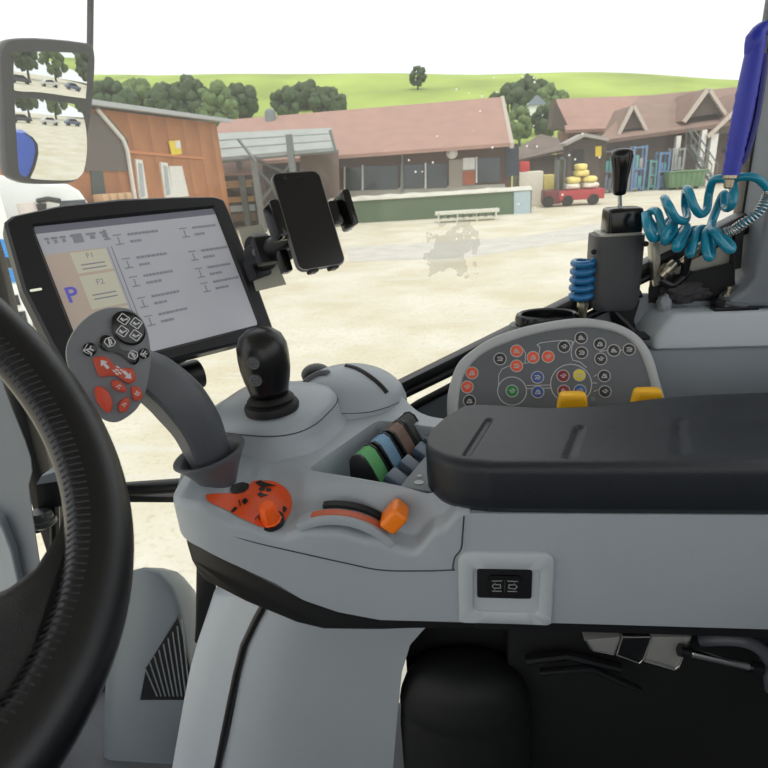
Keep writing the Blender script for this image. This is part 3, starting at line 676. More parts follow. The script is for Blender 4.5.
# yellow caps behind the pad
for (l, r, t, b, lab) in ((558.5, 588.5, 394, 412, 'yellow ribbed cap behind the pad, below the large white circle of the panel'), (633.5, 664, 390, 410, 'yellow ribbed cap behind the pad, at the right end of the control panel')):
    y0 = .735; a, bq = Y(l, b, y0), Y(r, b, y0); tq = Y((l+r)/2, t, y0+.008)
    w = bq.x-a.x; c = V(((a.x+bq.x)/2, y0+.011, tq.z)); yc = thing('lock_knob', c+V((0, 0, -.05)), lab, 'knob')
    bm = B(); rings = []
    for z, k in ((-.05, 1.03), (-.018, 1.0), (-.006, .93), (-.0015, .86), (0, .76)):
        rings.append([c+V((x*k, yy*k, z)) for x, yy in rrect(w, .022, .007, 4)])
    loft(bm, rings); kc = obj('knob_cap', bm, YELL, yc, sharp=60)
    bm = B(); 
    for j in range(5): box(bm, c+V((-w*.36+w*.18*j, -.0105, -.017)), (.0016, .0014, .02))
    obj('grip_rib', bm, YELL, kc)
    bm = B(); box(bm, c+V((0, 0, -.055)), (w*.7, .014, .02)); obj('stem', bm, BLACK, yc)
bm = B(); box2(bm, (.0, .700, 2.11), (.62, .765, 2.238)); box2(bm, (.0, .765, 2.11), (.62, .80, 2.225)); obj('rear_deck', bm, GREYD, con, bevel=.003)
bm = B(); prism(bm, [PM(x, y, -.03) for x, y in [pxy(450, 428), pxy(667, 428), pxy(660, 396), pxy(453, 396)]], V((0, .05, -.06))); obj('panel_foot', bm, GREYD, cp)

# =================================================================== TERMINAL MONITOR
TL, TR, BR, BL = D(35.5, 227, .749), D(215, 208.5, .911), D(256, 325.3, .909), D(85, 369, .748)
mex = (TR-TL+BR-BL).normalized(); mey = (TL-BL+TR-BR); mey = (mey-mex*mey.dot(mex)).normalized(); mn = mex.cross(mey)
mo = (TL+TR+BR+BL)/4; MM_ = fr(mo, mex, mey)
def mxy(px, py): p = PL(px, py, mo, mn)-mo; return p.dot(mex), p.dot(mey)
mon = thing('terminal_monitor', mo-mey*.13-mn*.02, 'large black terminal monitor with a lit grey screen behind the drive lever', 'monitor')
mout = [mxy(*p) for p in ((3.5, 224), (12, 217), (60, 206.5), (120, 200), (175, 197.8), (214, 197.5), (223, 200.5), (228, 211), (251, 270), (272, 328), (270, 334), (240, 344), (152, 366), (96, 381), (78, 385), (70, 378), (50, 345), (22, 290))]
mout = [(v.x, v.y) for v in spline([V((x, y, 0)) for x, y in mout], 1, True)]
si = [(mxy(35.5, 227)), (mxy(215, 208.5)), (mxy(256, 325.3)), (mxy(85, 369))]
sx0, sx1, sy0, sy1 = (si[0][0]+si[3][0])/2, (si[1][0]+si[2][0])/2, (si[2][1]+si[3][1])/2, (si[0][1]+si[1][1])/2
srect = [(sx0, sy0), (sx1, sy0), (sx1, sy1), (sx0, sy1)]
bm = B(); frame_plate(bm, mout, srect, ((sx0+sx1)/2, (sy0+sy1)/2), MM_, -.030, .006, .0005, n=200, chamf=.004); obj('monitor_housing', bm, mat('monitor_black', (26, 27, 32), .45, bump=.1, bscale=700, var=.04), mon, sharp=40)
bm = B(); c_ = ((sx0+sx1)/2, (sy0+sy1)/2); q = [(c_[0]+(x-c_[0])*.9, c_[1]+(y-c_[1])*.88) for x, y in mout]; prism(bm, [MM_(x, y, -.03) for x, y in q], mn*-.022); obj('back_shell', bm, BLACK, mon, bevel=.006)
def screen_mat(name, col, e=.22):
    m = mat(name, col, .12, var=.01, emit=e); return m
SCR = screen_mat('screen_backlight', (176, 177, 184))
def sbox(bm, x0, y0, x1, y1, z=.0012, mi=0):     # screen fractions, y downward
    f = lambda a, b: (sx0+(sx1-sx0)*a, sy1-(sy1-sy0)*b)
    (a, b), (c, d) = f(x0, y0), f(x1, y1); prism(bm, [MM_(a, d, z-.0004), MM_(c, d, z-.0004), MM_(c, b, z-.0004), MM_(a, b, z-.0004)], mn*.0004, mi)
bm = B(); sbox(bm, 0, 0, 1, 1, .001); scr = obj('screen', bm, SCR, mon, label='lit pale grey display')
S2, S3, S4, S5 = screen_mat('screen_beige', (186, 170, 158)), screen_mat('screen_cream', (196, 193, 176)), screen_mat('screen_text', (140, 142, 152), .16), screen_mat('screen_violet', (104, 100, 190), .25)
bm = B(); sbox(bm, 0, 0, 1, .05, .0013); obj('title_bar', bm, screen_mat('screen_bar', (120, 120, 134), .15), scr)
bm = B(); sbox(bm, 0, .20, .30, 1, .0013); obj('left_column', bm, S2, scr)
bm = B(); sbox(bm, .12, .21, .30, .36, .0016); sbox(bm, .12, .38, .30, .62, .0016); sbox(bm, .12, .64, .30, .9, .0016); obj('function_box', bm, S3, scr)
bm = B()
def stext(s, x, y, h): 
    px, py = sx0+(sx1-sx0)*x, sy1-(sy1-sy0)*y; text(bm, MM_, s, h, px, py, .0021)
for s, y in (('F1', .245), ('F2', .44), ('F3', .69)): stext(s, .21, y, .011)
for y0 in (.30, .33, .52, .55, .77): sbox(bm, .15, y0, .27, y0+.008, .002)
obj('function_text', bm, S4, scr)
random.seed(11)
for col, rows_ in ((.38, (.12, .30, .44, .60, .74)), (.76, (.13, .32, .46, .58))):
    bm = B()
    for y in rows_:
        x = col+.06
        for dy, n in ((0, 9), (.055, 4)):
            xx = x
            for k in range(n): w = random.uniform(.008, .022); sbox(bm, xx, y+dy, xx+w, y+dy+.018, .002); xx += w+.004
        sbox(bm, col-.02, y+.0, col+.025, y+.008, .002); sbox(bm, col-.02, y+.07, col+.025, y+.078, .002); sbox(bm, col, y+.02, col+.006, y+.07, .002)
    obj('reading_column', bm, S4, scr)
bm = B()
for x, w in ((.03, .02), (.06, .03), (.10, .03), (.15, .05), (.23, .05), (.30, .03)):
    sbox(bm, x, .085, x+w, .10, .002); sbox(bm, x+w*.3, .105, x+w*.8, .13, .002)
sbox(bm, .32, .075, .335, .15, .002); sbox(bm, .31, .14, .345, .15, .002); sbox(bm, .16, .08, .21, .145, .0018)
obj('icon_row', bm, S4, scr)
bm = B(); sbox(bm, .33, .2, .335, .9, .002); obj('divider_line', bm, S4, scr)
bm = B(); sbox(bm, .31, .2, .313, .9, .002); obj('divider_line', bm, S4, scr)
bm = B(); text(bm, MM_, 'P', .03, sx0+(sx1-sx0)*.055, sy1-(sy1-sy0)*.50, .0021, bold=.0006); obj('park_letter', bm, S5, scr, label='violet letter P')
ld = mxy(35.5, 291.5); bm = B(); rplate(bm, MM_, .014, .0032, .0015, .005, .0068, *ld); obj('status_light', bm, mat('status_light_lit', (214, 220, 200), .4, emit=.5), mon)
bm = B(); ax0 = MM_(.02, -.06, -.05); tube(bm, spline([MM_(.0, .0, -.05), MM_(.01, -.05, -.085), D(184, 385, .92), D(190, 425, .90), V((-.355, .76, 2.24))], 6), .016, 12); arm_ = obj('support_arm', bm, BLACK, mon)
bm = B(); c = D(187, 377, .89); tube(bm, [c-mex*.03, c+mex*.022], .024, 20); obj('arm_joint', bm, BLACK, arm_, bevel=.004)

# =================================================================== PHONE AND ITS HOLDER
pTL, pTR, pBR, pBL = D(273, 175.5, .761), D(322, 172, .799), D(344, 262, .798), D(296, 270, .760)
qx = (pTR-pTL+pBR-pBL).normalized(); qy = (pTL-pBL+pTR-pBR); qh = qy.length/2; qy = (qy-qx*qy.dot(qx)).normalized(); qn = qx.cross(qy); qo = (pTL+pTR+pBR+pBL)/4
QM = fr(qo, qx, qy); qw = .0745; qh = .138
ph = thing('smartphone', QM(0, -qh/2, -.004), 'dark smartphone with a blank screen clipped in a holder beside the monitor', 'phone')
bm = B(); rplate(bm, QM, qw, qh, .0115, -.0085, 0, k=6); obj('phone_frame', bm, mat('phone_edge_silver', (120, 120, 118), .3, .6), ph, bevel=.0018, bseg=2)
bm = B(); rplate(bm, QM, qw-.0042, qh-.0042, .0095, -.0002, .0006, k=6); sc_ = obj('phone_screen', bm, mat('phone_glass', (22, 22, 25), .18, var=.02), ph)
bm = B(); disc(bm, QM, -.018, qh/2-.0085, .0028, .0005, .0009); rplate(bm, QM, .012, .0012, .0005, .0005, .0009, .0, qh/2-.008); obj('camera_dot', bm, mat('lens_dark', (44, 44, 50), .2), sc_)
hl = thing('phone_holder', QM(-.10, -.05, -.04), 'black clamp holder gripping the smartphone and fixed to the right edge of the monitor', 'phone holder')
bm = B(); rplate(bm, QM, .05, .065, .008, -.030, -.0095, 0, .0); obj('back_plate', bm, BLACK, hl, bevel=.002)
bm = B(); rplate(bm, QM, .014, .050, .004, -.024, .006, -qw/2-.0085, .006); rplate(bm, QM, .03, .045, .004, -.028, -.018, -qw/2+.006, .006); obj('left_jaw', bm, BLKG, hl, bevel=.002)
bm = B(); rplate(bm, QM, .022, .034, .004, -.022, -.003, qw/2+.0125, .008); rplate(bm, QM, .012, .052, .004, -.024, .009, qw/2+.028, .009); rplate(bm, QM, .03, .04, .004, -.028, -.018, qw/2-.008, .006); obj('right_jaw', bm, BLKG, hl, bevel=.002)
for s in (-1, 1):
    bm = B(); rplate(bm, QM, .012, .0045, .001, -.010, .0045, s*.016, -qh/2-.0018); rplate(bm, QM, .010, .05, .002, -.013, -.0088, s*.016, -qh/2+.022); obj('bottom_foot', bm, BLACK, hl, bevel=.001)
bm = B(); b0 = D(252, 256, .87); b1 = D(292, 252, .815); tube(bm, [b0, D(270, 249, .84), QM(-.01, -.01, -.025)], [.017, .015, .012], 14); box(bm, D(272, 250, .845), (.052, .040, .02), qx, qy, qn); arm_b = 1
bmesh.ops.remove_doubles(bm, verts=bm.verts[:], dist=1e-6); arm2 = obj('holder_arm', bm, BLACK, hl, bevel=.003)
bm = B(); c = D(257, 252, .84); n = (CAM-c).normalized(); lathe(bm, [(.0075, -.02), (.0075, .004), (.005, .006)], c, n, 16); obj('arm_screw', bm, CHAR, arm2)
bm = B(); c = D(284, 262, .80); box(bm, c, (.014, .032, .02), qx, qy, qn); obj('clamp_lever', bm, BLKG, hl, bevel=.004)
bm = B(); c = D(262, 252, .89); lathe(bm, [(.026, -.016), (.029, -.008), (.029, .008), (.022, .016)], c, mex, 20); obj('clamp_base', bm, BLACK, hl)
bm = B(); c = D(257, 268, .90); box(bm, c, (.03, .035, .03), mex, mey, mn); obj('clamp_jaw', bm, BLACK, hl, bevel=.004)

bm = B(); prism(bm, [D(x, y, .90) for x, y in ((238, 228), (262, 224), (286, 284), (256, 291))], FWD*.004); obj('mounting_plate', bm, mat('clear_pad_plate', (176, 174, 160), .4), hl, label='pale plate behind the clamp')

# =================================================================== STEERING WHEEL
wc = V((-.3171, .1626, 2.5101)); wt = .9017; wR = .1875
wn = V((math.sin(wt), 0, math.cos(wt))); w1 = V((0, 1, 0)); w2 = V((math.cos(wt), 0, -math.sin(wt)))
sw_ = thing('steering_wheel', wc-wn*.05, 'black leather steering wheel with a stitched inner rim at the left', 'steering wheel')
WP = lambda a, r=wR, h=0: wc+(w1*math.cos(a)+w2*math.sin(a))*r+wn*h
bm = B(); N = 128; rings = []
for i in range(N):
    a = i*2*PI/N; e = w1*math.cos(a)+w2*math.sin(a); rings.append([wc+e*(wR+.0205*math.cos(k*2*PI/20))+wn*(.018*math.sin(k*2*PI/20)) for k in range(20)])
R_ = [[bm.verts.new(p) for p in r] for r in rings]
for i in range(N):
    for j in range(20): bm.faces.new((R_[i][j], R_[i][(j+1) % 20], R_[(i+1) % N][(j+1) % 20], R_[(i+1) % N][j]))
rim_ = obj('rim', bm, LEATH, sw_, sharp=80)
bm = B()
for i in range(230):
    a = i*2*PI/230; a2 = a+.010
    p = WP(a, wR-.0188, .0072); q = WP(a+.004, wR-.0205, .0); q2 = WP(a2, wR-.0140, .0132); q3 = WP(a2+.004, wR-.0085, .0167); tube(bm, [q2, p, q], .0007, 4)
obj('stitching', bm, mat('stitching_thread', (58, 60, 66), .6), rim_, label='row of diagonal grey stitches')
bm = B(); lathe(bm, [(.028, -.06), (.045, -.045), (.075, -.03), (.085, -.012), (.08, .0), (.05, .008), (.01, .01)], wc, wn, 40); obj('hub', bm, BLACK, sw_, sharp=60)
def spoke(a, wa, name='spoke'):
    bm = B(); rings = []
    for t in range(13):
        s = t/12; r = .05+(.178-.05)*s; half = math.radians(linp([(.05, 26), (.085, 14), (.115, 15), (.138, 21), (.151, 27), (.163, 34), (.17, 43), (.178, 50)], r))*wa
        ring = []
        for x, h in ((-1, 0), (-.9, .008), (-.5, .012), (0, .0135), (.5, .012), (.9, .008), (1, 0), (.9, -.008), (0, -.012), (-.9, -.008)):
            an = a+half*x; e = w1*math.cos(an)+w2*math.sin(an)
            ring.append(wc+e*r+wn*(h*.7-.010-.010*(1-s)))
        rings.append(ring)
    loft(bm, rings); obj(name, bm, LEATH, sw_, sharp=70)
spoke(math.radians(90), 1); spoke(math.radians(210), .7); spoke(math.radians(330), .7)
bm = B(); tube(bm, [wc-wn*.05, wc-wn*.3, V((-.80, .163, 1.402))], [.04, .045, .06], 20); obj('column_tube', bm, BLACK, sw_)

# =================================================================== DASH, FRONT VENT, PEDESTAL, SEAT BASE
dash = thing('steering_column', Y(10, 560, .74)*1, 'grey steering column cowl rising at the far left behind the wheel', 'column')
bm = B(); pts = [Y(x, y, .74) for x, y in [(-60, 300), (-28, 318), (2, 377), (14, 410), (26, 440), (32, 458), (33.5, 472), (30, 486), (33, 510), (42, 570), (55, 672), (60, 780), (-120, 780)]]
prism(bm, pts, V((-.14, .10, 0))); obj('cowl', bm, mat('cowl_grey', (128, 135, 141), .5, bump=.1, bscale=900, var=.03), dash, bevel=.006, bseg=3)
bm = B(); pts = [Y(x, y, .72) for x, y in [(-40, 500), (0, 521), (12, 552), (22, 600), (34, 700), (36, 780), (-90, 780)]]; prism(bm, pts, V((-.02, .06, 0))); obj('lower_cowl', bm, GREY, dash, bevel=.006, bseg=3)

va = Y(150, 572, .86)
vt = thing('front_vent', V((va.x, .9, 1.40)), 'grey rounded front pillar cover with a ribbed black grille beside the wheel', 'air vent')
bm = B(); prof = [Y(x, y, .80) for x, y in [(100, 780), (103, 672), (106, 620), (112, 592), (124, 575), (140, 571), (156, 575), (170, 590), (178, 610), (184, 640), (192, 690), (200, 780)]]
prof2 = [p+V((0, .02, 0)) for p in prof]
rings = [[V((p.x+(va.x+.0-p.x)*k, p.y+dy, p.z-(dz if p.z > 1.45 else 0))) for p in prof] for k, dy, dz in ((.10, 0, .008), (.02, .006, .001), (0, .014, .003), (.04, .07, .05), (.16, .10, .09))]
loft(bm, rings); obj('vent_body', bm, mat('vent_grey', (126, 134, 140), .45, bump=.1, bscale=900, var=.02), vt, sharp=60)
gp = [Y(x, y, .7975) for x, y in [(178, 617), (146, 668), (140, 700), (194, 700), (190, 668)]]
bm = B(); prism(bm, gp, V((0, .006, 0))); gr_ = obj('vent_grille', bm, BLACK, vt)
bm = B()
for k in range(9):
    x0 = 186-4.6*k; y0 = 622+k*6.0; tube(bm, [Y(x0-4, min(y0-2, 690), .797), Y(x0+4+k*.5, 696, .797)], .0016, 6)
obj('grille_bar', bm, GREYD, gr_, label='grey grille bars')

pdl = thing('console_pedestal', V((-.25, .74, 1.40)), 'light grey curved pedestal under the front of the armrest console with a black seam', 'pedestal')
L1 = [(214, 592), (207, 614), (198, 640), (191, 665), (184, 700), (170, 780)]; S1 = [(268, 596), (255, 620), (243, 645), (236, 672), (228, 710), (214, 780)]
bm = B(); rings = []
for (ax_, ay_), (bx_, by_) in zip(L1, S1):
    p, q = Y(ax_, ay_, .70), Y(bx_, by_, .655); m = (p+q)/2+V((0, -.006, 0))
    rings.append([p, p.lerp(q, .12)+V((0, -.012, .0)), m, q.lerp(p, .1)+V((0, -.002, 0)), q, q+V((0, .12, 0)), p+V((0, .1, 0))])
loft(bm, rings); obj('front_cover', bm, mat('pedestal_light_grey', (178, 185, 191), .5, bump=.08, bscale=900, var=.02), pdl, sharp=60)
bm = B(); tube(bm, [Y(x+1, y, .656) for x, y in S1], .0062, 10); obj('cover_seam', bm, BLACK, pdl, label='thick black rubber seam')
S2_ = [(272, 598), (259, 622), (248, 646), (241, 672), (234, 710), (220, 780)]; L2 = [(440, 600), (425, 628), (410, 645), (402, 672), (398, 710), (392, 780)]
bm = B(); rings = []
for (ax_, ay_), (bx_, by_) in zip(S2_, L2):
    p, q = Y(ax_, ay_, .657), Y(bx_, by_, .70); rings.append([p, p.lerp(q, .05)+V((0, -.008, 0)), p.lerp(q, .3)+V((0, -.012, 0)), p.lerp(q, .6)+V((0, -.004, 0)), p.lerp(q, .85)+V((0, .0, 0)), q, q+V((0, .1, 0)), p+V((0, .12, 0))])
loft(bm, rings); obj('rear_cover', bm, MATS['pedestal_light_grey'], pdl, sharp=60)
bm = B(); pts = [Y(x, y, .705) for x, y in [(196, 560), (213, 560), (213, 590), (206, 630), (199, 644), (194, 643), (195, 625)]]; prism(bm, pts, V((0, .02, 0))); obj('side_bracket', bm, BLACK, pdl, bevel=.003)

sb = thing('seat_bellows', V((-.0, .78, 1.40)), 'dark rounded rubber bellows below the middle of the armrest', 'bellows')
c = Y(464, 700, .73)
bm = B(); lathe(bm, [(.115, 1.403-c.z), (.115, -.06), (.112, -.015), (.110, -.005), (.113, .0), (.110, .02), (.100, .05), (.084, .072), (.05, .086), (.01, .09)], c, (0, 0, 1), 40, sy=.6, ea=(1, 0, 0)); obj('bellows_cover', bm, DARK, sb, sharp=40)

sf = thing('seat_suspension', V((.2, .78, 1.40)), 'black seat frame with grey bracket plates and a chrome pin below the armrest at right', 'seat frame')
bm = B(); box2(bm, (-.10, .785, 1.41), (.62, .81, 2.05)); box2(bm, (.08, .74, 1.42), (.62, .78, 1.92)); box2(bm, (.08, .735, 1.99), (.62, .78, 2.02)); obj('frame_plate', bm, DARK, sf, bevel=.004)
M_ = fr(V((0, .70, 0)), V((1, 0, 0)), V((0, 0, 1)))
bm = B(); f = lambda px: [Y(x, y, .70) for x, y in px]
prism(bm, f([(584, 640), (592, 651), (614, 655), (621, 637)]), V((0, .02, 0))); prism(bm, f([(622, 637), (616, 656), (640, 664), (644, 660), (652, 637)]), V((0, .03, 0)), 1); prism(bm, f([(652, 637), (644, 662), (675, 671), (680, 668), (692, 637)]), V((0, .02, 0)))
obj('bracket_plate', bm, [mat('cast_bracket_grey', (170, 170, 166), .4, .3), BLACK], sf, bevel=.0016)
bm = B()
for pth in ([(586, 641), (593, 650.5), (613.5, 654.5), (620, 638)], [(617.5, 655), (639, 663), (643.5, 659), (651, 638)], [(645, 659.5), (675, 668.5), (680, 665), (690.5, 638)]): tube(bm, [Y(x, y, .6985) for x, y in pth], .0012, 6)
obj('bracket_edge', bm, CHROME, sf)
bm = B(); a, b = Y(687, 652, .69), Y(752, 667, .69); tube(bm, [a, b], .0062, 16); tube(bm, [a.lerp(b, .06), a.lerp(b, .1)], .0066, 16); pn_ = obj('pin', bm, CHROME, sf, label='chrome pin', bevel=.0008)
bm = B(); tube(bm, [a.lerp(b, -.12), a.lerp(b, .03)], .009, 12); obj('pin_sleeve', bm, BLACK, pn_); bm = B(); tube(bm, [b.lerp(a, .03), b.lerp(a, -.15)], .009, 12); obj('pin_sleeve', bm, BLACK, pn_)
bm = B(); tube(bm, spline([Y(700, 640, .72), Y(740, 640, .70), Y(766, 655, .70), Y(772, 690, .70)], 5), .010, 10); obj('frame_tube', bm, CHAR, sf)
bm = B(); tube(bm, [Y(526, 660, .72), Y(566, 655, .72), Y(620, 668, .72)], .008, 8); tube(bm, [Y(540, 672, .71), Y(590, 668, .71), Y(640, 690, .71)], .006, 8); obj('linkage_bar', bm, BLACK, sf)
# =================================================================== CAB SHELL (the setting)
YW = 1.0
FRM = mat('window_frame_black', (12, 12, 14), .35, bump=.1, bscale=200, var=.06)
def st(name, bm, m, **k): return obj(name, bm, m, kind='structure', **k)
# pane with smears and drops
gm = bpy.data.materials.new('window_glass'); gm.use_nodes = True; nt = gm.node_tree; nt.nodes.clear(); L = nt.links
N_ = nt.nodes.new
out = N_('ShaderNodeOutputMaterial'); tr = N_('ShaderNodeBsdfTransparent'); gl_ = N_('ShaderNodeBsdfGlossy'); df = N_('ShaderNodeBsdfDiffuse'); m1 = N_('ShaderNodeMixShader'); m2 = N_('ShaderNodeMixShader')
tr.inputs[0].default_value = (.93, .95, .94, 1); gl_.inputs['Roughness'].default_value = .02; df.inputs[0].default_value = lin((226, 224, 206))
m1.inputs[0].default_value = .025; L.new(tr.outputs[0], m1.inputs[1]); L.new(gl_.outputs[0], m1.inputs[2])
tc = N_('ShaderNodeTexCoord')
def mth(op, a=None, b=None, c=None):
    n = N_('ShaderNodeMath'); n.operation = op
    for i, v in enumerate((a, b, c)):
        if v is None: continue
        if isinstance(v, (int, float)): n.inputs[i].default_value = v
        else: L.new(v, n.inputs[i])
    return n.outputs[0]
sc0 = Y(450, 250, YW); PANE_O = V((-.2, YW, 1.4))
def blob(cx, cz, rx, rz):
    s = N_('ShaderNodeSeparateXYZ'); L.new(tc.outputs['Object'], s.inputs[0])
    dx = mth('DIVIDE', mth('SUBTRACT', s.outputs[0], cx), rx); dz = mth('DIVIDE', mth('SUBTRACT', s.outputs[2], cz), rz)
    return mth('SUBTRACT', 1, mth('ADD', mth('MULTIPLY', dx, dx), mth('MULTIPLY', dz, dz)))
n1 = N_('ShaderNodeTexNoise'); n1.inputs['Scale'].default_value = 38; n1.inputs['Detail'].default_value = 5; L.new(tc.outputs['Object'], n1.inputs['Vector'])
bl = blob(sc0.x-PANE_O.x, sc0.z-PANE_O.z, .065, .075)
sm_ = mth('MULTIPLY', mth('GREATER_THAN', mth('ADD', mth('MULTIPLY', bl, .35), n1.outputs['Fac']), .70), .34)
vo = N_('ShaderNodeTexVoronoi'); vo.inputs['Scale'].default_value = 46; L.new(tc.outputs['Object'], vo.inputs['Vector'])
sp0 = Y(505, 165, YW); b2_ = blob(sp0.x-PANE_O.x, sp0.z-PANE_O.z, .16, .16)
dr = mth('MULTIPLY', mth('MULTIPLY', mth('LESS_THAN', vo.outputs['Distance'], .085), mth('GREATER_THAN', b2_, 0)), .75)
tl__ = N_('ShaderNodeBsdfTranslucent'); tl__.inputs[0].default_value = lin((246, 246, 240)); md_ = N_('ShaderNodeMixShader'); md_.inputs[0].default_value = DUST_HAZE; L.new(m1.outputs[0], md_.inputs[1]); L.new(tl__.outputs[0], md_.inputs[2])  # even translucent film: dust that also lays haze and glare over the view
L.new(md_.outputs[0], m2.inputs[1]); L.new(df.outputs[0], m2.inputs[2]); L.new(sm_, m2.inputs[0]); m3 = N_('ShaderNodeMixShader'); t3 = N_('ShaderNodeBsdfTranslucent'); t3.inputs[0].default_value = (1, 1, 1, 1); L.new(m2.outputs[0], m3.inputs[1]); L.new(t3.outputs[0], m3.inputs[2]); L.new(dr, m3.inputs[0]); L.new(m3.outputs[0], out.inputs[0])
bm = B(); face(bm, [V((-.95, YW, 1.42)), V((.48, YW, 1.42)), V((.48, YW, 3.05)), V((-.95, YW, 3.05))])
st('window_1', bm, gm, origin=PANE_O, recalc=False)
# frame members
bm = B(); a, b = Y(741, 213, YW), Y(200, 480, YW); dv = (b-a).normalized(); up_ = V((-dv.z, 0, dv.x)); up_ = up_ if up_.z > 0 else -up_
def bar(bm, a, b, w, y0, y1, off=0):
    dv = (b-a).normalized(); u = V((-dv.z, 0, dv.x)); u = u if u.z > 0 else -u
    a = V((a.x, y0, a.z))+u*off; b = V((b.x, y0, b.z))+u*off
    prism(bm, [a+u*w/2, b+u*w/2, b-u*w/2, a-u*w/2], V((0, y1-y0, 0)))
bar(bm, a, b, .020, YW-.022, YW+.012, -.008)
tube(bm, [V((a.x, YW-.020, a.z))+up_*-.022, V((b.x, YW-.020, b.z))+up_*-.022], .0075, 8)
st('trim_1', bm, FRM, bevel=.004)
bm = B(); c1, c2 = Y(200, 484, YW-.01), Y(-20, 499, YW-.01)
tube(bm, [c1+V((.02, 0, .01)), c1, c1.lerp(c2, .4), c2], .0155, 14)
box(bm, Y(160, 497, YW-.005), (.16, .02, .014)); st('trim_2', bm, FRM)
bm = B(); p0, p1 = Y(0, 262, YW), Y(53, 480, YW); pz = [V((p0.x-.005, YW, 3.05)), V((p0.x, YW, p0.z)), V((p1.x, YW, p1.z)), V((p1.x-.01, YW, 1.4))]
prism(bm, [p+V((-.045, -.03, 0)) for p in pz]+[p+V((.0, -.03, 0)) for p in reversed(pz)], V((0, .05, 0))); st('trim_3', bm, FRM, bevel=.006)
# rear pillar: grey cover with a black seal
bm = B(); pl = [Y(765, 96, .93), Y(756.5, 179, .93), Y(748, 268, .93)]; zb = Y(746, 292, .93)
prism(bm, [V((.466, .93, 3.05)), V((.466, .93, 2.40)), V((.458, .93, 2.385)), V((.440, .93, 2.372)), V((.425, .93, 2.355)), V((.70, .93, 2.355)), V((.70, .93, 3.05))], V((0, .075, 0)))
st('wall_rear', bm, mat('pillar_grey', (118, 124, 130), .5, bump=.1, bscale=900, var=.03), bevel=.008, bseg=3)
bm = B(); box2(bm, (.462, .998, 2.36), (.52, 1.03, 3.05)); st('trim_4', bm, FRM, bevel=.006)
# right side wall below the window, and the raised fender cover
bm = B(); pts = [Y(x, y, .975) for x, y in [(398, 418), (420, 404), (447, 390), (520, 352), (600, 312), (640, 295)]]
prism(bm, pts+[V((.70, .975, 2.36)), V((.70, .975, 1.42)), V((-.12, .975, 1.42)), V((-.12, .975, pts[0].z-.05))], V((0, .02, 0)))
st('wall_right', bm, mat('side_wall_grey', (132, 138, 145), .5, bump=.1, bscale=900, var=.03), bevel=.006)
bm = B(); tube(bm, [p+V((0, -.004, .004)) for p in pts], .0075, 10); st('trim_5', bm, FRM)
bm = B(); z0, z1 = Y(650, 343, .95).z, Y(700, 308, .955).z
pr = lambda x: None
front = [Y(635, 420, .90), Y(637, 347, .935), Y(648, 342, .935)]
box2(bm, (.29, .915, 2.05), (.70, .98, z0)); st('wall_lower', bm, mat('lower_wall_grey', (160, 168, 176), .5, bump=.1, bscale=900, var=.03), bevel=.006, bseg=3)
bm = B()
rings = [[V((.318, .905, z0+.001)), V((.70, .905, z0+.001)), V((.70, .99, z0+.001)), V((.30, .99, z0+.001))],
         [V((.322, .912, z0+.02)), V((.70, .912, z0+.02)), V((.70, .99, z0+.02)), V((.302, .99, z0+.02))],
         [V((.352, .925, z1)), V((.70, .925, z1)), V((.70, .99, z1)), V((.325, .99, z1))]]
loft(bm, rings); fc = st('wall_fender', bm, mat('fender_cover_grey', (182, 190, 196), .5, bump=.1, bscale=900, var=.02), bevel=.008, bseg=3)
bm = B(); box2(bm, (-1.05, -.9, 1.36), (.75, .98, 1.40)); st('floor', bm, mat('floor_mat_grey', (92, 94, 98), .8, bump=.4, bscale=120))
bm = B(); box2(bm, (-1.0, -.95, 3.06), (.75, 1.02, 3.10)); st('ceiling', bm, mat('headliner_grey', (196, 197, 198), .8))
bm = B(); box2(bm, (.72, -.9, 1.40), (.75, .9, 2.45)); st('added_wall_back', bm, GREYD)  # unseen wall, added to cut the light coming in from behind
bm = B(); box2(bm, (-.8, -.93, 1.40), (.75, -.9, 2.25)); st('added_wall_left', bm, GREYD)  # unseen low wall, added to dim the side light on the console

# =================================================================== LEVER BOX, BRACKETS, AIR GUN, HOSE
yb = .93
lb = thing('lever_housing', Y(620, 316, yb+.03), 'dark grey lever housing with a black knobbed stick in front of the right window', 'lever housing')
a, b, c_, d_ = Y(588.5, 238, yb+.055), Y(649, 236, yb), Y(646, 305, yb), Y(589, 306, yb)
a.z = Y(588.5, 237, yb).z
w = b.x-a.x; cx = (a.x+b.x)/2; zt, zb = (a.z+b.z)/2, (c_.z+d_.z)/2-.004
M = fr(V((cx, yb, 0)), V((1, 0, 0)), V((0, 1, 0)))
bm = B(); rings = []
for z, k in ((zb-.006, .82), (zb, .93), (zb+.010, .99), (zb+.03, 1), (zt-.004, 1), (zt, .985)):
    rings.append([V((cx+x*k, yb+.038+y*(.5+.5*k), z)) for x, y in rrect(w, .078, .022, 5)])
loft(bm, rings); hb = obj('housing_body', bm, mat('housing_dark_grey', (68, 69, 72), .42, bump=.3, bscale=400, var=.05), lb, sharp=50)
bm = B(); rings = [[V((cx+x*k, yb+.034+y*k, z)) for x, y in rrect(w*.80, .06, .006, 3)] for z, k in ((zt-.002, 1), (zt+.003, 1), (zt+.004, .97))]; loft(bm, rings); obj('shroud_plate', bm, STEEL, lb)
s0, s1 = Y(602.5, 233, yb), Y(646, 209, yb); sw2 = (Y(645.5, 225, yb).x-Y(602, 225, yb+.045).x); scx = (Y(645.5, 225, yb).x+Y(602, 225, yb+.045).x)/2; hz = Y(624, 211, yb).z-Y(624, 236, yb).z
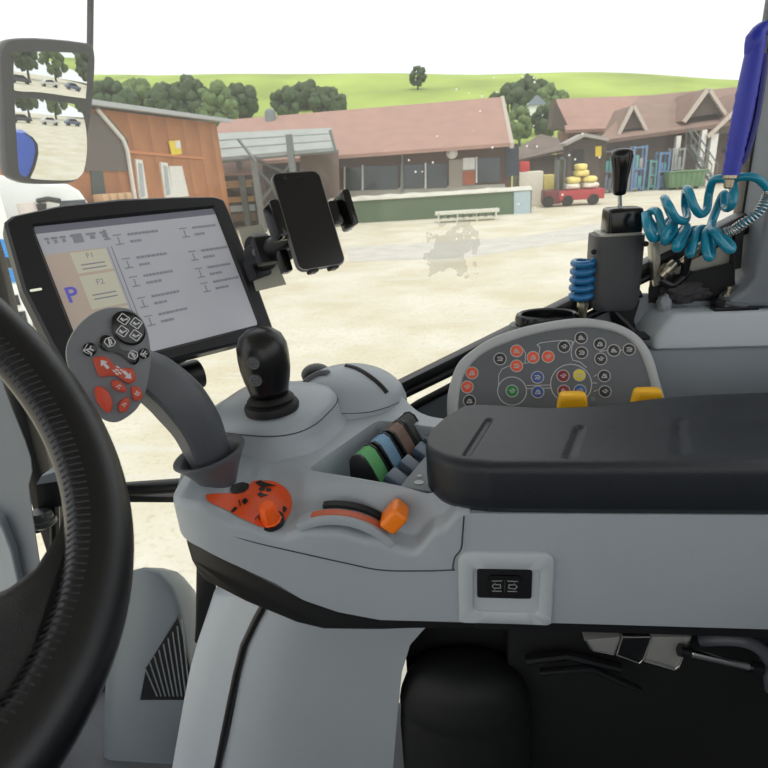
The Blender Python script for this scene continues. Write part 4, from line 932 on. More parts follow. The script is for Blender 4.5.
bm = B(); rings = [[V((scx+x*k, yb+.032+y*k, zt+.003+hz*z)) for x, y in rrect(sw2, .05, .008, 4)] for z, k in ((0, 1), (.1, 1.02), (.82, 1), (.94, .97), (1, .88))]; loft(bm, rings); sh_ = obj('shroud', bm, BLKG, lb, sharp=50)
stb = V((Y(620.5, 208, yb+.03).x, yb+.032, zt+hz)); kt = Y(623, 149, yb+.03); kb = Y(619.5, 194, yb+.03)
bm = B(); tube(bm, [stb-V((0, 0, .012)), stb, kb], .0035, 12); obj('stick', bm, CHROME, lb)
bm = B(); lathe(bm, [(.004, .0), (.012, .008), (.016, .012)], stb+V((0, 0, -.011)), (0, 0, 1), 20); obj('stick_boot', bm, DARK, sh_)
bm = B(); kx = (kt-kb); kl = kx.length; lathe(bm, [(.006, -.002), (.0095, 0), (.0105, kl*.1), (.0115, kl*.35), (.0145, kl*.62), (.0165, kl*.82), (.0158, kl*.94), (.011, kl*1.0), (.003, kl*1.02)], kb, kx, 24, sx=1.0, sy=.85, ea=(1, 0, 0)); kk = obj('stick_knob', bm, BLKG, lb, sharp=70)
for px, py in ((594, 252), (646, 244)):
    bm = B(); p = Y(px, py, yb+.001); lathe(bm, [(.0042, -.004), (.0042, .0), (.002, .0015)], p+V((0, 0, 0)), (0, -1, 0), 12); obj('screw', bm, DARK, lb)
bm = B(); prism(bm, [Y(x, y, yb+.04) for x, y in ((608, 300), (640, 300), (634, 320), (640, 345), (628, 350), (612, 325))], V((0, .02, 0))); 
tube(bm, [Y(612, 310, yb+.02), Y(640, 338, yb+.02)], .006, 8); obj('support_bracket', bm, BLACK, lb)
bm = B(); box(bm, Y(636, 336, .905), (.034, .03, .006)); obj('foot_plate', bm, BLACK, lb, bevel=.001)
# steel bracket plate behind
bp = thing('steel_bracket', Y(700, 280, .985), 'bare zinc steel bracket plate behind the teal hose beside the rear pillar', 'bracket')
bm = B(); prism(bm, [Y(x, y, .985) for x, y in ((650, 243), (668, 236), (702, 228), (737, 224.5), (736, 268), (705, 276), (664, 284), (650, 285))], V((0, .004, 0))); obj('plate', bm, STEEL, bp, bevel=.0012)
bm = B(); prism(bm, [Y(x, y, .96) for x, y in ((652, 243), (660, 242), (661, 284), (654, 287))], V((0, .025, 0))); obj('upright_flange', bm, mat('bright_steel', (176, 172, 158), .3, .7), bp, bevel=.001)
bm = B(); prism(bm, [Y(x, y, .97) for x, y in ((736, 226), (745, 220), (741, 268), (733, 270))], V((0, .015, 0))); obj('rubber_edge', bm, BLACK, bp)
bm = B(); prism(bm, [Y(x, y, .972) for x, y in ((649, 290), (652, 277), (690, 273), (735, 262), (735, 300), (649, 303))], V((0, .004, 0))); obj('cavity_shade', bm, DARK, bp)  # upright dark sheet stands in for the shaded cavity under the plate
# hose fittings
ft = thing('hose_coupling', Y(671, 268, .955), 'brass-steel quick coupling fittings under the teal coiled hose', 'coupling')
BR = mat('fitting_metal', (178, 170, 150), .25, .8)
bm = B(); a, b = Y(661, 276, .955), Y(675, 262, .955); tube(bm, [a, a.lerp(b, .3), a.lerp(b, .31), a.lerp(b, .6), a.lerp(b, .61), b], [.008, .008, .012, .012, .009, .007], 12); obj('coupling_nut', bm, BR, ft)
bm = B(); a, b = Y(682, 262, .955), Y(706, 241, .945); tube(bm, [a, a.lerp(b, .3), a.lerp(b, .31), a.lerp(b, .55), a.lerp(b, .56), b], [.006, .006, .0095, .0095, .006, .005], 12); obj('coupling_body', bm, BR, ft)
bm = B(); tube(bm, spline([Y(684, 274, .96), Y(688, 258, .95), Y(694, 252, .95), Y(700, 246, .95)], 4), .0065, 10); tube(bm, spline([Y(660, 280, .96), Y(674, 285, .96), Y(690, 270, .96)], 4), .006, 8); obj('black_elbow', bm, BLACK, ft)
rg = thing('cable_grommet', Y(726, 300, .94), 'round black cable socket with a screw on a black plate on the fender cover', 'socket')
c = V((Y(728, 291, .955).x, .955, z1)); bm = B(); lathe(bm, [(.023, .0), (.023, .012), (.019, .016), (.017, .016), (.015, .008), (.0, .008)], c, (0, 0, 1), 24); obj('socket_ring', bm, BLACK, rg)
bm = B(); tube(bm, [c+V((0, 0, .006)), c+V((.002, 0, .034))], .004, 10); lathe(bm, [(.008, .018), (.008, .022)], c, (0, 0, 1), 6); obj('bolt', bm, BR, rg)
bm = B(); q0 = V((Y(716, 303, .93).x, .9265, z1)); prism(bm, [V((q0.x, .930, z1-.0005)), V((q0.x+.066, .930, z1-.0005)), V((q0.x+.066, .952, z1-.0005)), V((q0.x, .952, z1-.0005))], V((0, 0, .006))); pl_ = obj('base_plate', bm, BLACK, rg, bevel=.0015)
bm = B(); tube(bm, spline([c+V((-.01, -.02, .012)), c+V((.004, -.026, .010)), c+V((.02, -.024, .008))], 5), .004, 8); obj('cable_clip', bm, CHAR, rg)
cl = thing('crumpled_cloth', Y(684, 296, .965), 'crumpled grey cloth lying behind the fender cover', 'cloth')
bm = B(); c = Y(684, 293, .965); g = bmesh.ops.create_icosphere(bm, subdivisions=4, radius=1)
for v in g['verts']:
    p = v.co.copy(); n = noise.noise(p*2.6)*.35+noise.noise(p*6)*.15; v.co = c+V((p.x*.036*(1+n), p.y*.016*(1+n), p.z*.017*(1+n)))
obj('cloth_fold', bm, mat('dark_cloth', (58, 57, 60), .85), cl, sharp=80)
bm = B(); c = Y(664, 305, .955); g = bmesh.ops.create_icosphere(bm, subdivisions=3, radius=1)
for v in g['verts']:
    p = v.co.copy(); n = noise.noise(p*3)*.4; v.co = c+V((p.x*.010*(1+n), p.y*.012*(1+n), p.z*.017*(1+n)))
obj('bag_corner', bm, mat('pale_film', (150, 154, 160), .3), cl, label='pale plastic corner', sharp=80)
# cup ring behind the panel
chn = thing('cup_holder', Y(546, 330, .92), 'round dark cup holder rim just behind the top of the control panel', 'cup holder')
c = Y(547, 315, .935); bm = B(); lathe(bm, [(.048, -.06), (.051, -.02), (.052, -.004), (.050, .002), (.046, .004), (.042, .002), (.040, -.01), (.038, -.04)], c, (0, 0, 1), 36, sx=1, sy=.72, ea=(1, 0, 0)); obj('holder_rim', bm, BLKG, chn)
bm = B(); lathe(bm, [(.054, -.06), (.056, -.035), (.052, -.03)], c+V((-.008, 0, .016)), (0, 0, 1), 36, sy=.68, ea=(1, 0, 0)); obj('holder_sleeve', bm, mat('sage_sleeve', (92, 104, 98), .4), chn)
# air gun
ag = thing('air_gun', Y(731, 180, .88), 'blue air blow gun handle hanging beside the rear pillar', 'air gun')
BLU = mat('gun_blue', (38, 50, 176), .35, var=.04)
g0, g1 = Y(746, 96, .88), Y(730.5, 175, .88); gd = (g1-g0).normalized(); gs = gd.cross(V((0, 1, 0))).normalized(); gs = gs if gs.x > 0 else -gs
bm = B(); rings = []
for i in range(25):
    t = i/24; p = g0.lerp(g1, -.62+1.62*t); r = .0112+.0016*math.sin(PI*min(1, t*1.1))+(.0007*math.sin(t*70) if .35 < t < .95 else 0)
    rings.append([p+gs*(r*.92*math.cos(k*2*PI/16))+V((0, 1, 0))*(r*1.2*math.sin(k*2*PI/16)) for k in range(16)])
loft(bm, rings); obj('grip', bm, BLU, ag, sharp=70)
bm = B(); tp = g0.lerp(g1, -.62); tube(bm, spline([tp-gd*-.01, tp+V((.0, .0, .012)), tp+V((.03, .02, .02)), tp+V((.06, .05, .015))], 4), [.012]*4+[.009]*5+[.005]*4, 12); obj('nozzle', bm, BLU, ag)
bm = B(); tube(bm, spline([g0.lerp(g1, -.5)+gs*.014, g0.lerp(g1, .2)+gs*.0185, g0.lerp(g1, .7)+gs*.0155, g0.lerp(g1, .86)+gs*.009], 5), .0045, 8); obj('trigger', bm, mat('trigger_dark_blue', (24, 30, 120), .35), ag, label='darker blue trigger lever')
bm = B(); lathe(bm, [(.0095, 0), (.0095, .006), (.0065, .008), (.006, .018), (.004, .02)], g1-gd*.002, gd, 12); obj('hose_connector', bm, BR, ag)
# coiled hose
HOSE = mat('hose_teal', (18, 134, 164), .22, var=.1, vscale=20, coat=.3)
hs = thing('coiled_air_hose', Y(690, 262, .92), 'teal coiled air hose running from the blue gun behind the lever housing', 'hose')
H = lambda l: [Y(x, y, .90+z) for x, y, z in l]
up = [(731, 182, -.02), (722, 178.5, -.01), (713, 181, .0), (709, 194, .01), (706.5, 210, .0), (700, 214, -.015), (694, 206, -.02), (689, 192, -.01), (686, 190, .01), (685, 205, .03), (687, 216, .01), (684, 221, -.01), (676, 218, -.02), (670, 208, -.02), (665, 199, .0), (664.5, 200, .03), (670, 213, .04), (674, 222, .02), (672, 236, .0), (664, 240, -.015), (662, 229, -.01), (658, 213, .0), (652, 211, .02), (648, 216, .03), (653, 226, .02), (658, 236, .0), (652, 238, -.02), (647, 226, -.02), (645, 214, .0)]
bm = B(); tube(bm, spline(H(up), 7), .0058, 10); obj('upper_coil', bm, HOSE, hs, sharp=80)
lo = [(733, 184, .0), (733.5, 196, -.02), (731, 206, -.02), (725, 207, .01), (724, 194, .02), (718, 206, .03), (712, 222, .02), (711, 229, .0), (716, 235, -.02), (724, 245, -.028), (730, 250, -.03), (731.5, 246, -.02), (722, 236, .0), (712, 229, .02), (706, 232, .0), (705.5, 246, -.02), (708, 257, -.03), (711.5, 255, -.02), (710.5, 240, .0), (705, 229, .02), (697, 231, .01), (694, 243, -.01), (691, 254, -.02), (689.5, 250, -.01), (697, 238, .01), (700, 230, .02), (690, 231, .02), (683, 243, .0), (677, 249, -.02), (676.5, 243, -.02), (684, 231, .01), (686, 226, .02), (678, 234, .02), (669, 241, .0), (664, 240, -.02), (668, 228, -.01), (675, 217, .02), (668, 222, .02), (660, 236, .01), (655, 239, -.01)]
bm = B(); tube(bm, spline(H(lo), 7), .0060, 10); obj('lower_coil', bm, HOSE, hs, sharp=80)
bm = B(); e1 = H([(735, 178.5, -.01), (745, 176.5, -.015), (756, 178, -.02), (764, 184, -.02), (769, 192, -.02), (766, 200, -.02), (758, 213, -.02), (745, 222, -.015), (735, 229, -.005), (725, 233, .0)])
tube(bm, spline(e1, 6), .0056, 10); obj('return_hose', bm, HOSE, hs, sharp=80)
bm = B(); pth = spline(e1[4:], 11); hel = []
acc = 0; ta, tb2 = None, None
for i, p in enumerate(pth):
    t = (pth[min(i+1, len(pth)-1)]-pth[max(i-1, 0)]).normalized()
    if ta is None: ta, tb2 = perp(t)
    else: ta = (ta-t*ta.dot(t)).normalized(); tb2 = t.cross(ta)
    for s in range(4):
        q = p if i == len(pth)-1 else p.lerp(pth[i+1], s/4); an = (i*4+s)*2*PI/10; hel.append(q+(ta*math.cos(an)+tb2*math.sin(an))*.0070)
tube(bm, hel, .0011, 5); obj('spring_guard', bm, mat('spring_steel', (190, 192, 190), .25, .8), hs, label='silver spring guard')
bm = B(); lc = []
for i in range(5*14+1):
    t = i/14; an = 2*PI*t; cx_, cy_ = 582.5+t*.6-1.0, 300-t*8.2; c = Y(cx_, cy_, .955); lc.append(c+V((.0165*math.cos(an), .0165*math.sin(an), .003*math.sin(an))))
tube(bm, lc, .0058, 10); obj('left_coil', bm, mat('hose_blue', (26, 108, 164), .22, var=.1, coat=.3), hs, sharp=80, label='blue end of the coil left of the housing')
bm = B(); c = Y(583, 307, .955); lathe(bm, [(.007, -.025), (.007, .0), (.010, .0), (.010, .008), (.006, .012)], c, (0, 0, 1), 8); obj('hose_end_fitting', bm, BR, hs)
# mounting box and wheel-side bracket at the front pillar
mb = thing('pillar_bracket', Y(48, 500, .90), 'small black box with grey top and ring bolt behind the wheel', 'bracket')
bm = B(); prism(bm, [Y(x, y, .88) for x, y in ((36, 485), (58, 481), (62, 507), (37, 508))], V((0, .10, 0))); obj('mount_box', bm, BLACK, mb, bevel=.002)
bm = B(); prism(bm, [Y(x, y, .879) for x, y in ((35.5, 485), (41, 476), (60, 470), (62, 481))], V((0, .10, 0))); obj('box_top', bm, GREY, mb, bevel=.002)
bm = B(); c = Y(42, 516, .87); lathe(bm, [(.020, -.02), (.024, -.016), (.024, -.006), (.021, -.004), (.021, .006), (.018, .012), (.009, .013)], c, (0, 0, 1), 20); obj('ring_bolt', bm, mat('dull_bolt', (84, 86, 86), .3, .6), mb)
bm = B(); tube(bm, [Y(37, 520, .87), Y(38, 531, .87)], .008, 8); tube(bm, [Y(54, 500, .89), Y(55, 545, .89)], .01, 8); obj('bolt_shank', bm, BLACK, mb)

# =================================================================== EXTERIOR MIRROR
mc = D(48, 138, 1.72)
mtarget = V((1, .30, -.10)).normalized()
inc = (mc-CAM).normalized(); mnrm = (mtarget-inc).normalized()
mnr = (mnrm*1.0+(-inc)*.0).normalized()
mup = (V((0, 0, 1))-mnr*mnr.z).normalized(); mrt = mup.cross(mnr)
XM = fr(mc, mrt, mup)
def xxy(px, py): p = PL(px, py, mc, mnr)-mc; return p.dot(mrt), p.dot(mup)
mr_ = thing('rear_view_mirror', XM(.1, -.1, -.05), 'black framed exterior rear-view mirror at upper left reflecting the yard and a blue fender', 'mirror')
hp = [(1, 50), (2, 96), (4, 140), (6, 168), (9, 176), (18, 181), (32, 184), (66, 183.5), (79, 178.5), (83.5, 170), (85, 157), (87, 138), (90, 118), (93, 90), (94, 50), (80, 42), (20, 38)]
hp = [(v.x, v.y) for v in spline([V((*xxy(*p), 0)) for p in hp], 4, True)]
gp1 = [(13, 104), (17, 98.5), (24, 97.5), (50, 101), (76, 105), (81, 113), (84.5, 131), (85, 150), (83, 167), (79, 175.5), (70, 180), (40, 179.5), (25, 177), (18, 172), (15.5, 150)]
gp1 = [(v.x, v.y) for v in spline([V((*xxy(*p), 0)) for p in gp1], 4, True)]
gp2 = [(12, 60), (16, 52), (84, 54), (86, 62), (84, 95), (80, 98), (40, 92.5), (16, 91), (12, 86)]
gp2 = [(v.x, v.y) for v in spline([V((*xxy(*p), 0)) for p in gp2], 4, True)]
hcx = sum(p[0] for p in hp)/len(hp); hcy = sum(p[1] for p in hp)/len(hp)
hs_ = lambda s, z: [XM(hcx+(x-hcx)*s, hcy+(y-hcy)*s, z) for x, y in hp]
bm = B(); loft(bm, [hs_(.55, -.08), hs_(.85, -.06), hs_(1.0, -.025), hs_(1.0, -.003), hs_(.985, .002), hs_(.96, .002)]); obj('mirror_housing', bm, mat('mirror_black_shell', (34, 35, 37), .35, bump=.1, bscale=200), mr_, sharp=50)
MIR = mat('mirror_silver', (236, 238, 236), .0, 1, var=0)
MRR = 2.4
def convex(name, poly):
    cx, cy = sum(p[0] for p in poly)/len(poly), sum(p[1] for p in poly)/len(poly); bm = B()
    zf = lambda x, y: .0115-((x-cx)**2+(y-cy)**2)/(2*MRR)
    rg_ = [[XM(cx+(x-cx)*k, cy+(y-cy)*k, zf(cx+(x-cx)*k, cy+(y-cy)*k)) for x, y in poly] for k in (1, .9, .8, .7, .6, .5, .4, .3, .2, .1, .02)]
    loft(bm, [[p-mnr*.010 for p in rg_[0]]]+rg_); obj(name, bm, MIR, mr_, sharp=60); return cx, cy
gcx, gcy = convex('mirror_glass', gp1)
convex('wide_angle_glass', gp2)
bm = B(); tube(bm, [XM(*xxy(89, 110), -.01), XM(*xxy(92, 60), -.01), XM(*xxy(95, 0), -.02), XM(*xxy(97, -40), -.03)], .010, 10); obj('mirror_arm', bm, BLACK, mr_)
# blue rear fender of the machine, seen in the mirror
def mnorm(p): q = p-XM(gcx, gcy, 0); return (mnr+(q-mnr*q.dot(mnr))/MRR).normalized()
p25 = PL(26, 155, mc, mnr); v = (p25-CAM).normalized(); rf = v-mnorm(p25)*2*v.dot(mnorm(p25))
bfc = p25+rf*2.9; 
bf = thing('rear_fender', V((bfc.x+.2, bfc.y, 1.3)), 'blue rear fender of the machine reflected in the mirror', 'fender')
side = rf.cross(V((0, 0, 1))).normalized()
p13, p34 = PL(14, 150, mc, mnr), PL(34.5, 150, mc, mnr); pt_ = PL(26, 131, mc, mnr)
def refl(p, dist): v = (p-CAM).normalized(); nn_ = mnorm(p); r = v-nn_*2*v.dot(nn_); return p+r*dist
fw = [refl(PL(x, y, mc, mnr), 2.9) for x, y in ((8, 128), (14, 132), (22, 132.5), (28, 136), (33, 143), (34, 152), (31, 166), (26, 178), (20, 190), (8, 200))]
bm = B(); prism(bm, fw, V((.5, .06, 0))); obj('fender_shell', bm, mat('fender_blue', (34, 84, 196), .3), bf, bevel=.03)
bm = B(); prism(bm, [p+V((-.012, -.0, 0)) for p in fw[2:8]]+[p+V((-.012, 0, 0))+V((0, .03, -.01)) for p in reversed(fw[2:8])], V((.5, 0, 0))); obj('fender_lip', bm, DARK, bf)
bm = B(); lathe(bm, [(.3, 0), (.80, .02), (.88, .08), (.88, .42), (.80, .48), (.3, .5)], V((bfc.x+.55, bfc.y-.25, .885)), (0, 1, 0), 32); obj('rear_tyre', bm, DARK, bf)
# =================================================================== THE YARD AND ITS BUILDINGS
gmt = bpy.data.materials.new('yard_concrete'); gmt.use_nodes = True; nt = gmt.node_tree; b = nt.nodes['Principled BSDF']; L = nt.links; b.inputs['Roughness'].default_value = .85; b.inputs['Specular IOR Level'].default_value = .25
tc = nt.nodes.new('ShaderNodeTexCoord')
def noise_node(scale, detail=5, stretch=None):
    n = nt.nodes.new('ShaderNodeTexNoise'); n.inputs['Scale'].default_value = scale; n.inputs['Detail'].default_value = detail; n.inputs['Roughness'].default_value = .6
    if stretch:
        mp = nt.nodes.new('ShaderNodeMapping'); mp.inputs['Scale'].default_value = stretch; mp.inputs['Rotation'].default_value = (0, 0, .35); L.new(tc.outputs['Object'], mp.inputs[0]); L.new(mp.outputs[0], n.inputs['Vector'])
    else: L.new(tc.outputs['Object'], n.inputs['Vector'])
    return n
def mixc(a, c2, f, lo, hi):
    mr = nt.nodes.new('ShaderNodeMapRange'); mr.inputs['From Min'].default_value = lo; mr.inputs['From Max'].default_value = hi; L.new(f, mr.inputs['Value'])
    mx = nt.nodes.new('ShaderNodeMix'); mx.data_type = 'RGBA'; L.new(mr.outputs['Result'], mx.inputs['Factor'])
    if isinstance(a, tuple): mx.inputs['A'].default_value = lin(a)
    else: L.new(a, mx.inputs['A'])
    mx.inputs['B'].default_value = lin(c2); return mx.outputs['Result']
c1 = mixc((212, 207, 191), (197, 188, 163), noise_node(.5).outputs['Fac'], .38, .62)
c1 = mixc(c1, (180, 168, 138), noise_node(14, 8).outputs['Fac'], .52, .78)
c1 = mixc(c1, (204, 200, 188), noise_node(.35, 3, (1, 9, 1)).outputs['Fac'], .58, .68)
L.new(c1, b.inputs['Base Color'])
bm = B(); face(bm, [V((-160, -60, 0)), V((160, -60, 0)), V((160, 90, 0)), V((-160, 90, 0))]); st('floor_yard', bm, gmt, origin=(0, 0, 0))
bm = B(); q = [Z(x, y, .004) for x, y in ((350, 262), (470, 257), (640, 231), (800, 205), (800, 190), (640, 215), (520, 237), (345, 247))]
face(bm, q); st('floor_road', bm, mat('worn_asphalt', (194, 190, 180), .85, var=.1, vscale=1.5), origin=(0, 0, 0))

# hills
def crest(x): return 28 - x*.085
def hz(x, y):
    d = max(y, abs(x)*.8 if x > 0 else 0)
    return crest(max(-120, min(x, 120)))*sstep(52, 210, d)+noise.noise(V((x*.02, y*.02, 0)))*2.5*sstep(60, 120, d)
bm = B(); G = []
for i in range(61):
    G.append([bm.verts.new((-240+8*i, 56+6*j, hz(-240+8*i, 56+6*j)-.2)) for j in range(31)])
for i in range(60):
    for j in range(30): bm.faces.new((G[i][j], G[i+1][j], G[i+1][j+1], G[i][j+1]))
st('hillside', bm, mat('meadow_green', (150, 168, 78), .9, var=.25, vscale=.05), origin=(0, 0, 0), sharp=90)
LEAF = [mat('leaf_dark', (58, 78, 44), .8, var=.3, vscale=1.5), mat('leaf_mid', (88, 108, 60), .8, var=.3, vscale=1.5)]
BARK = mat('bark', (78, 64, 52), .9)
def tree(px, py, yy, h, w, label, m=0, group=None, pos=None):
    p = Y(px, py, yy) if pos is None else V(pos); base = V((p.x, p.y, hz(p.x, p.y)-.3)) if pos is None else V(pos); top = p.z if pos is None else h
    hh = h if pos is not None else max(5, p.z-base.z)
    t = thing('tree', base, label, 'tree', group); rnd = random.Random(int(px*31+yy))
    bm = B(); tube(bm, [base, base+V((0, 0, hh*.55))], [w*.05, w*.03], 8); obj('trunk', bm, BARK, t)
    bm = B()
    for k in range(46):
        a = rnd.uniform(0, 2*PI); e = rnd.uniform(-.9, 1); r = math.sqrt(1-e*e)*rnd.uniform(.5, 1)
        c = base+V((math.cos(a)*r*w*.5, math.sin(a)*r*w*.5, hh*.58+e*hh*.36)); s = w*rnd.uniform(.09, .17)
        g = bmesh.ops.create_icosphere(bm, subdivisions=2, radius=1); ph_ = V((rnd.random()*9, rnd.random()*9, 0))
        for v in g['verts']:
            n = 1+.5*noise.noise(v.co*1.9+ph_)+.25*noise.noise(v.co*5+ph_); v.co = c+v.co*s*n
    obj('crown', bm, LEAF[m], t, sharp=60)
tl_ = [(160, 82, 100, 7, 'bushy tree behind the left end of the wooden building roof', 0), (188, 78, 118, 8, 'dark tree above the roof edge of the orange wooden building', 0), (212, 82, 104, 7, 'green tree above the grey roof edge, left of the meadow strip', 1), (236, 85, 122, 8, 'tree on the hill just left of the bright meadow strip', 0), (285, 89, 118, 5.8, 'first dark tree right of the bright meadow strip', 0), (306, 87, 132, 8, 'middle dark tree of the clump above the long roof', 0), (327, 89, 120, 6.5, 'rightmost dark tree of the clump above the long roof', 0), (418, 94, 150, 4, 'single small tree on the open meadow', 0), (508, 85, 108, 6, 'dark tree right of the long roof ridge', 0), (530, 83, 122, 7.5, 'tree above the small white house on the hill', 0), (550, 87, 110, 6, 'tree between the small white house and the right chalet roof', 1), (520, 108, 90, 3.8, 'bush on the slope below the small white house', 1), (545, 112, 92, 3.8, 'bush beside the left gable of the right chalet', 0), (136, 82, 128, 9, 'tree at the far left behind the orange building', 1), (110, 80, 112, 8, 'tree beyond the mirror arm at far left', 0)]
for px, py, yy, w, l, m in tl_: tree(px, py, yy, 0, w, l, m, 'trees on the hillside')
for i, (x, y) in enumerate(((82, 20), (90, 32), (86, 44), (78, 9), (92, -4))): tree(10+i, 0, x, 11, 9, 'tree beyond the yard behind the machine, seen only in the mirror', i % 2, 'trees seen in the mirror', pos=(x, y, 0))
# small white house on the hill
hp_ = Y(535, 117, 100); hh = thing('hill_house', hp_, 'small white house with a blue-grey roof on the hill', 'house')
bm = B(); box(bm, hp_+V((0, 0, .2)), (2.3, 2.5, 3.6)); obj('wall', bm, mat('house_white', (232, 232, 232), .8), hh)
bm = B(); prism(bm, [hp_+V((-1.5, -1.5, 1.6)), hp_+V((1.5, -1.5, 1.6)), hp_+V((.1, -1.5, 3.0))], V((0, 3, 0))); obj('roof', bm, mat('house_roof_blue_grey', (130, 140, 156), .7), hh)

TILE = pattern_mat('roof_tiles_rose', (172, 136, 122), (150, 118, 106), 2.2, 'Z', .85, 'SAW', .45)
TILE2 = pattern_mat('roof_tiles_brown', (152, 124, 112), (128, 106, 96), 2.2, 'Z', .85, 'SAW', .45)
WOODO = pattern_mat('orange_boards', (190, 128, 82), (150, 96, 58), 3.0, 'X', .75, 'SAW', .5)
WOODB = pattern_mat('brown_boards', (104, 74, 60), (78, 56, 46), 3.0, 'X', .8, 'SAW', .5)
WOODD = pattern_mat('weathered_boards', (92, 78, 70), (64, 56, 50), 3.0, 'X', .85, 'SAW', .5)
GLASSD = mat('window_dark_glass', (62, 72, 78), .12, var=.2, vscale=.8)
FRW = mat('white_frame', (226, 224, 218), .6)
CONC = mat('concrete_grey', (168, 164, 154), .85, var=.1, vscale=1)
METAL = mat('galvanised_grey', (116, 122, 120), .5, .3, var=.08, vscale=2)
def bpart(name, parent, y, px, m, depth, label=None, **k):
    bm = B(); prism(bm, [Y(a, b, y) for a, b in px], V((0, depth, 0))); return obj(name, bm, m, parent, label=label, **k)

# long main building
mbld = thing('long_building', (-1.5, 33, 0), 'long workshop building with a rose tiled roof, brown upper wall and a strip of windows', 'building')
bm = B(); box2(bm, (-13.5, 33, 0), (3.3, 38.8, 3.5)); wall = obj('wall', bm, WOODB, mbld)
bm = B(); e0, e1 = -14.2, 4.0; prism(bm, [V((e0, 32, 3.32)), V((e0, 38, 6.0)), V((e0, 44, 3.3)), V((e0, 44, 3.12)), V((e0, 38, 5.82)), V((e0, 32, 3.14))], V((e1-e0-.75, 0, 0))); 
obj('roof', bm, TILE, mbld)
bm = B(); prism(bm, [V((3.1, 31.95, 3.30)), V((3.1, 38, 6.05)), V((3.1, 38, 5.78)), V((3.1, 31.95, 3.05))], V((.2, 0, 0))); obj('verge_board', bm, mat('verge_grey', (176, 164, 152), .7), mbld)
bpart('base_band', wall, 32.95, [(340, 190), (505, 184), (505, 196), (340, 204)], CONC, .06)
for i, (a, b_, t, bt) in enumerate(((345, 361, 168, 191), (363, 398, 166, 190), (402, 424, 165, 189), (426, 447, 164, 188.5), (477, 500, 158, 183))):
    w_ = bpart('window', mbld, 32.93, [(a, t), (b_, t-.7), (b_, bt-.7), (a, bt)], GLASSD, .08)
    bpart('window_frame', w_, 32.9, [(a-1.2, t-1.2), (a+.3, t-1.2), (a+.3, bt), (a-1.2, bt)], FRW, .06)
bpart('doorway', mbld, 32.93, [(449, 160), (475, 158), (475, 185), (449, 187)], mat('pale_panel', (160, 150, 138), .7), .08, 'pale doorway panel')
bpart('orange_door', mbld, 32.88, [(463, 171), (475, 170.5), (475, 184), (463, 185)], mat('rust_door', (168, 92, 58), .7), .05, 'rust orange door leaf')
bpart('notice', mbld, 32.88, [(463, 158), (475, 157.5), (475, 169), (463, 170)], FRW, .04, 'pale notice board')
bpart('corner_panel', mbld, 32.9, [(505.5, 145), (519, 143.5), (519, 175), (505.5, 177)], mat('navy_panel', (40, 48, 64), .6), .2, 'dark navy panel at the right corner')
bm = B(); lathe(bm, [(.25, 0), (.3, .1), (.12, .3)], Y(452, 153, 32.7), (0, -1, 0), 16); obj('wall_lamp', bm, FRW, mbld)
bm = B(); tube(bm, [Y(402, 150, 32.6), Y(402.5, 192, 32.6)], .06, 8); obj('downpipe', bm, METAL, mbld)
bm = B(); p = Y(270, 112, 37.5); lathe(bm, [(.36, -1.2), (.36, 0), (.28, .2), (.1, .3)], p+V((0, 0, -.1)), (0, 0, 1), 16); obj('roof_vent', bm, METAL, mbld)
# lean-to roof left of the shelter
lt = thing('lean_to_roof', (-13, 31, 0), 'low rose tiled lean-to roof on posts left of the steel canopy', 'roof')
bm = B(); prism(bm, [Y(203, 151, 32), Y(262, 149, 32), Y(262, 172, 29.8), Y(193, 175, 29.8)], V((0, .05, -.12))); obj('tiles', bm, TILE, lt)
for px in (195, 262):
    bm = B(); p = Y(px, 175, 30); box2(bm, (p.x-.08, 29.9, 0), (p.x+.08, 30.1, p.z)); obj('post', bm, WOODB, lt)
bm = B(); box2(bm, (-15.5, 31.8, 0), (-9, 31.9, 2.6)); obj('back_wall', bm, WOODB, lt)
# steel canopy
cn_ = thing('steel_canopy', (-9, 29, 0), 'grey corrugated steel canopy on diagonal braced posts in front of the long building', 'canopy')
CORR = pattern_mat('corrugated_sheet', (176, 180, 174), (120, 126, 122), 3.4, 'X', .5, 'SIN', .7)
c4 = [Y(188, 134, 30.8), Y(331, 127, 30.8), Y(334, 148, 27.8), Y(205, 159.5, 27.8)]
for i in range(3):
    t0, t1 = i/3+.03, (i+1)/3-.03; bm = B()
    prism(bm, [c4[0].lerp(c4[3], t0), c4[1].lerp(c4[2], t0), c4[1].lerp(c4[2], t1), c4[0].lerp(c4[3], t1)], V((0, 0, -.06))); obj('roof_sheet', bm, CORR, cn_)
bm = B()
for i in range(4): t = i/3; a, b_ = c4[0].lerp(c4[3], t)+V((0, 0, -.12)), c4[1].lerp(c4[2], t)+V((0, 0, -.12)); tube(bm, [a, b_], .10, 6)
obj('purlin', bm, METAL, cn_)
for (a, b_), yy in ((((250, 157), (262.5, 223)), 27.6), (((282, 135), (298, 215)), 27.65), (((236, 160), (247, 215)), 30.2)):
    p, q = Y(*a, yy), Y(*b_, yy); bm = B(); box2(bm, (q.x-.14, yy-.12, 0), (q.x+.14, yy+.12, p.z)); obj('post', bm, METAL, cn_)
bm = B()
for a, b_, yy in (((238, 139), (256, 162), 27.5), ((256, 160), (292, 176), 28.8), ((262, 200), (293, 160), 28.8), ((258, 170), (290, 205), 28.8), ((330, 130), (336, 152), 28)): tube(bm, [Y(*a, yy), Y(*b_, yy)], .07, 6)
obj('brace', bm, METAL, cn_)
sd = thing('sheet_screen', (-6.6, 30.4, 0), 'brown-grey boarded screen wall between the canopy posts behind the phone', 'screen')
bm = B(); prism(bm, [Y(300, 154, 30.8), Y(338, 150, 30.8), Y(340, 215, 30.8), Y(300, 218, 30.8)], V((0, .15, 0))); obj('boards', bm, mat('screen_brown_grey', (120, 104, 94), .8), sd)
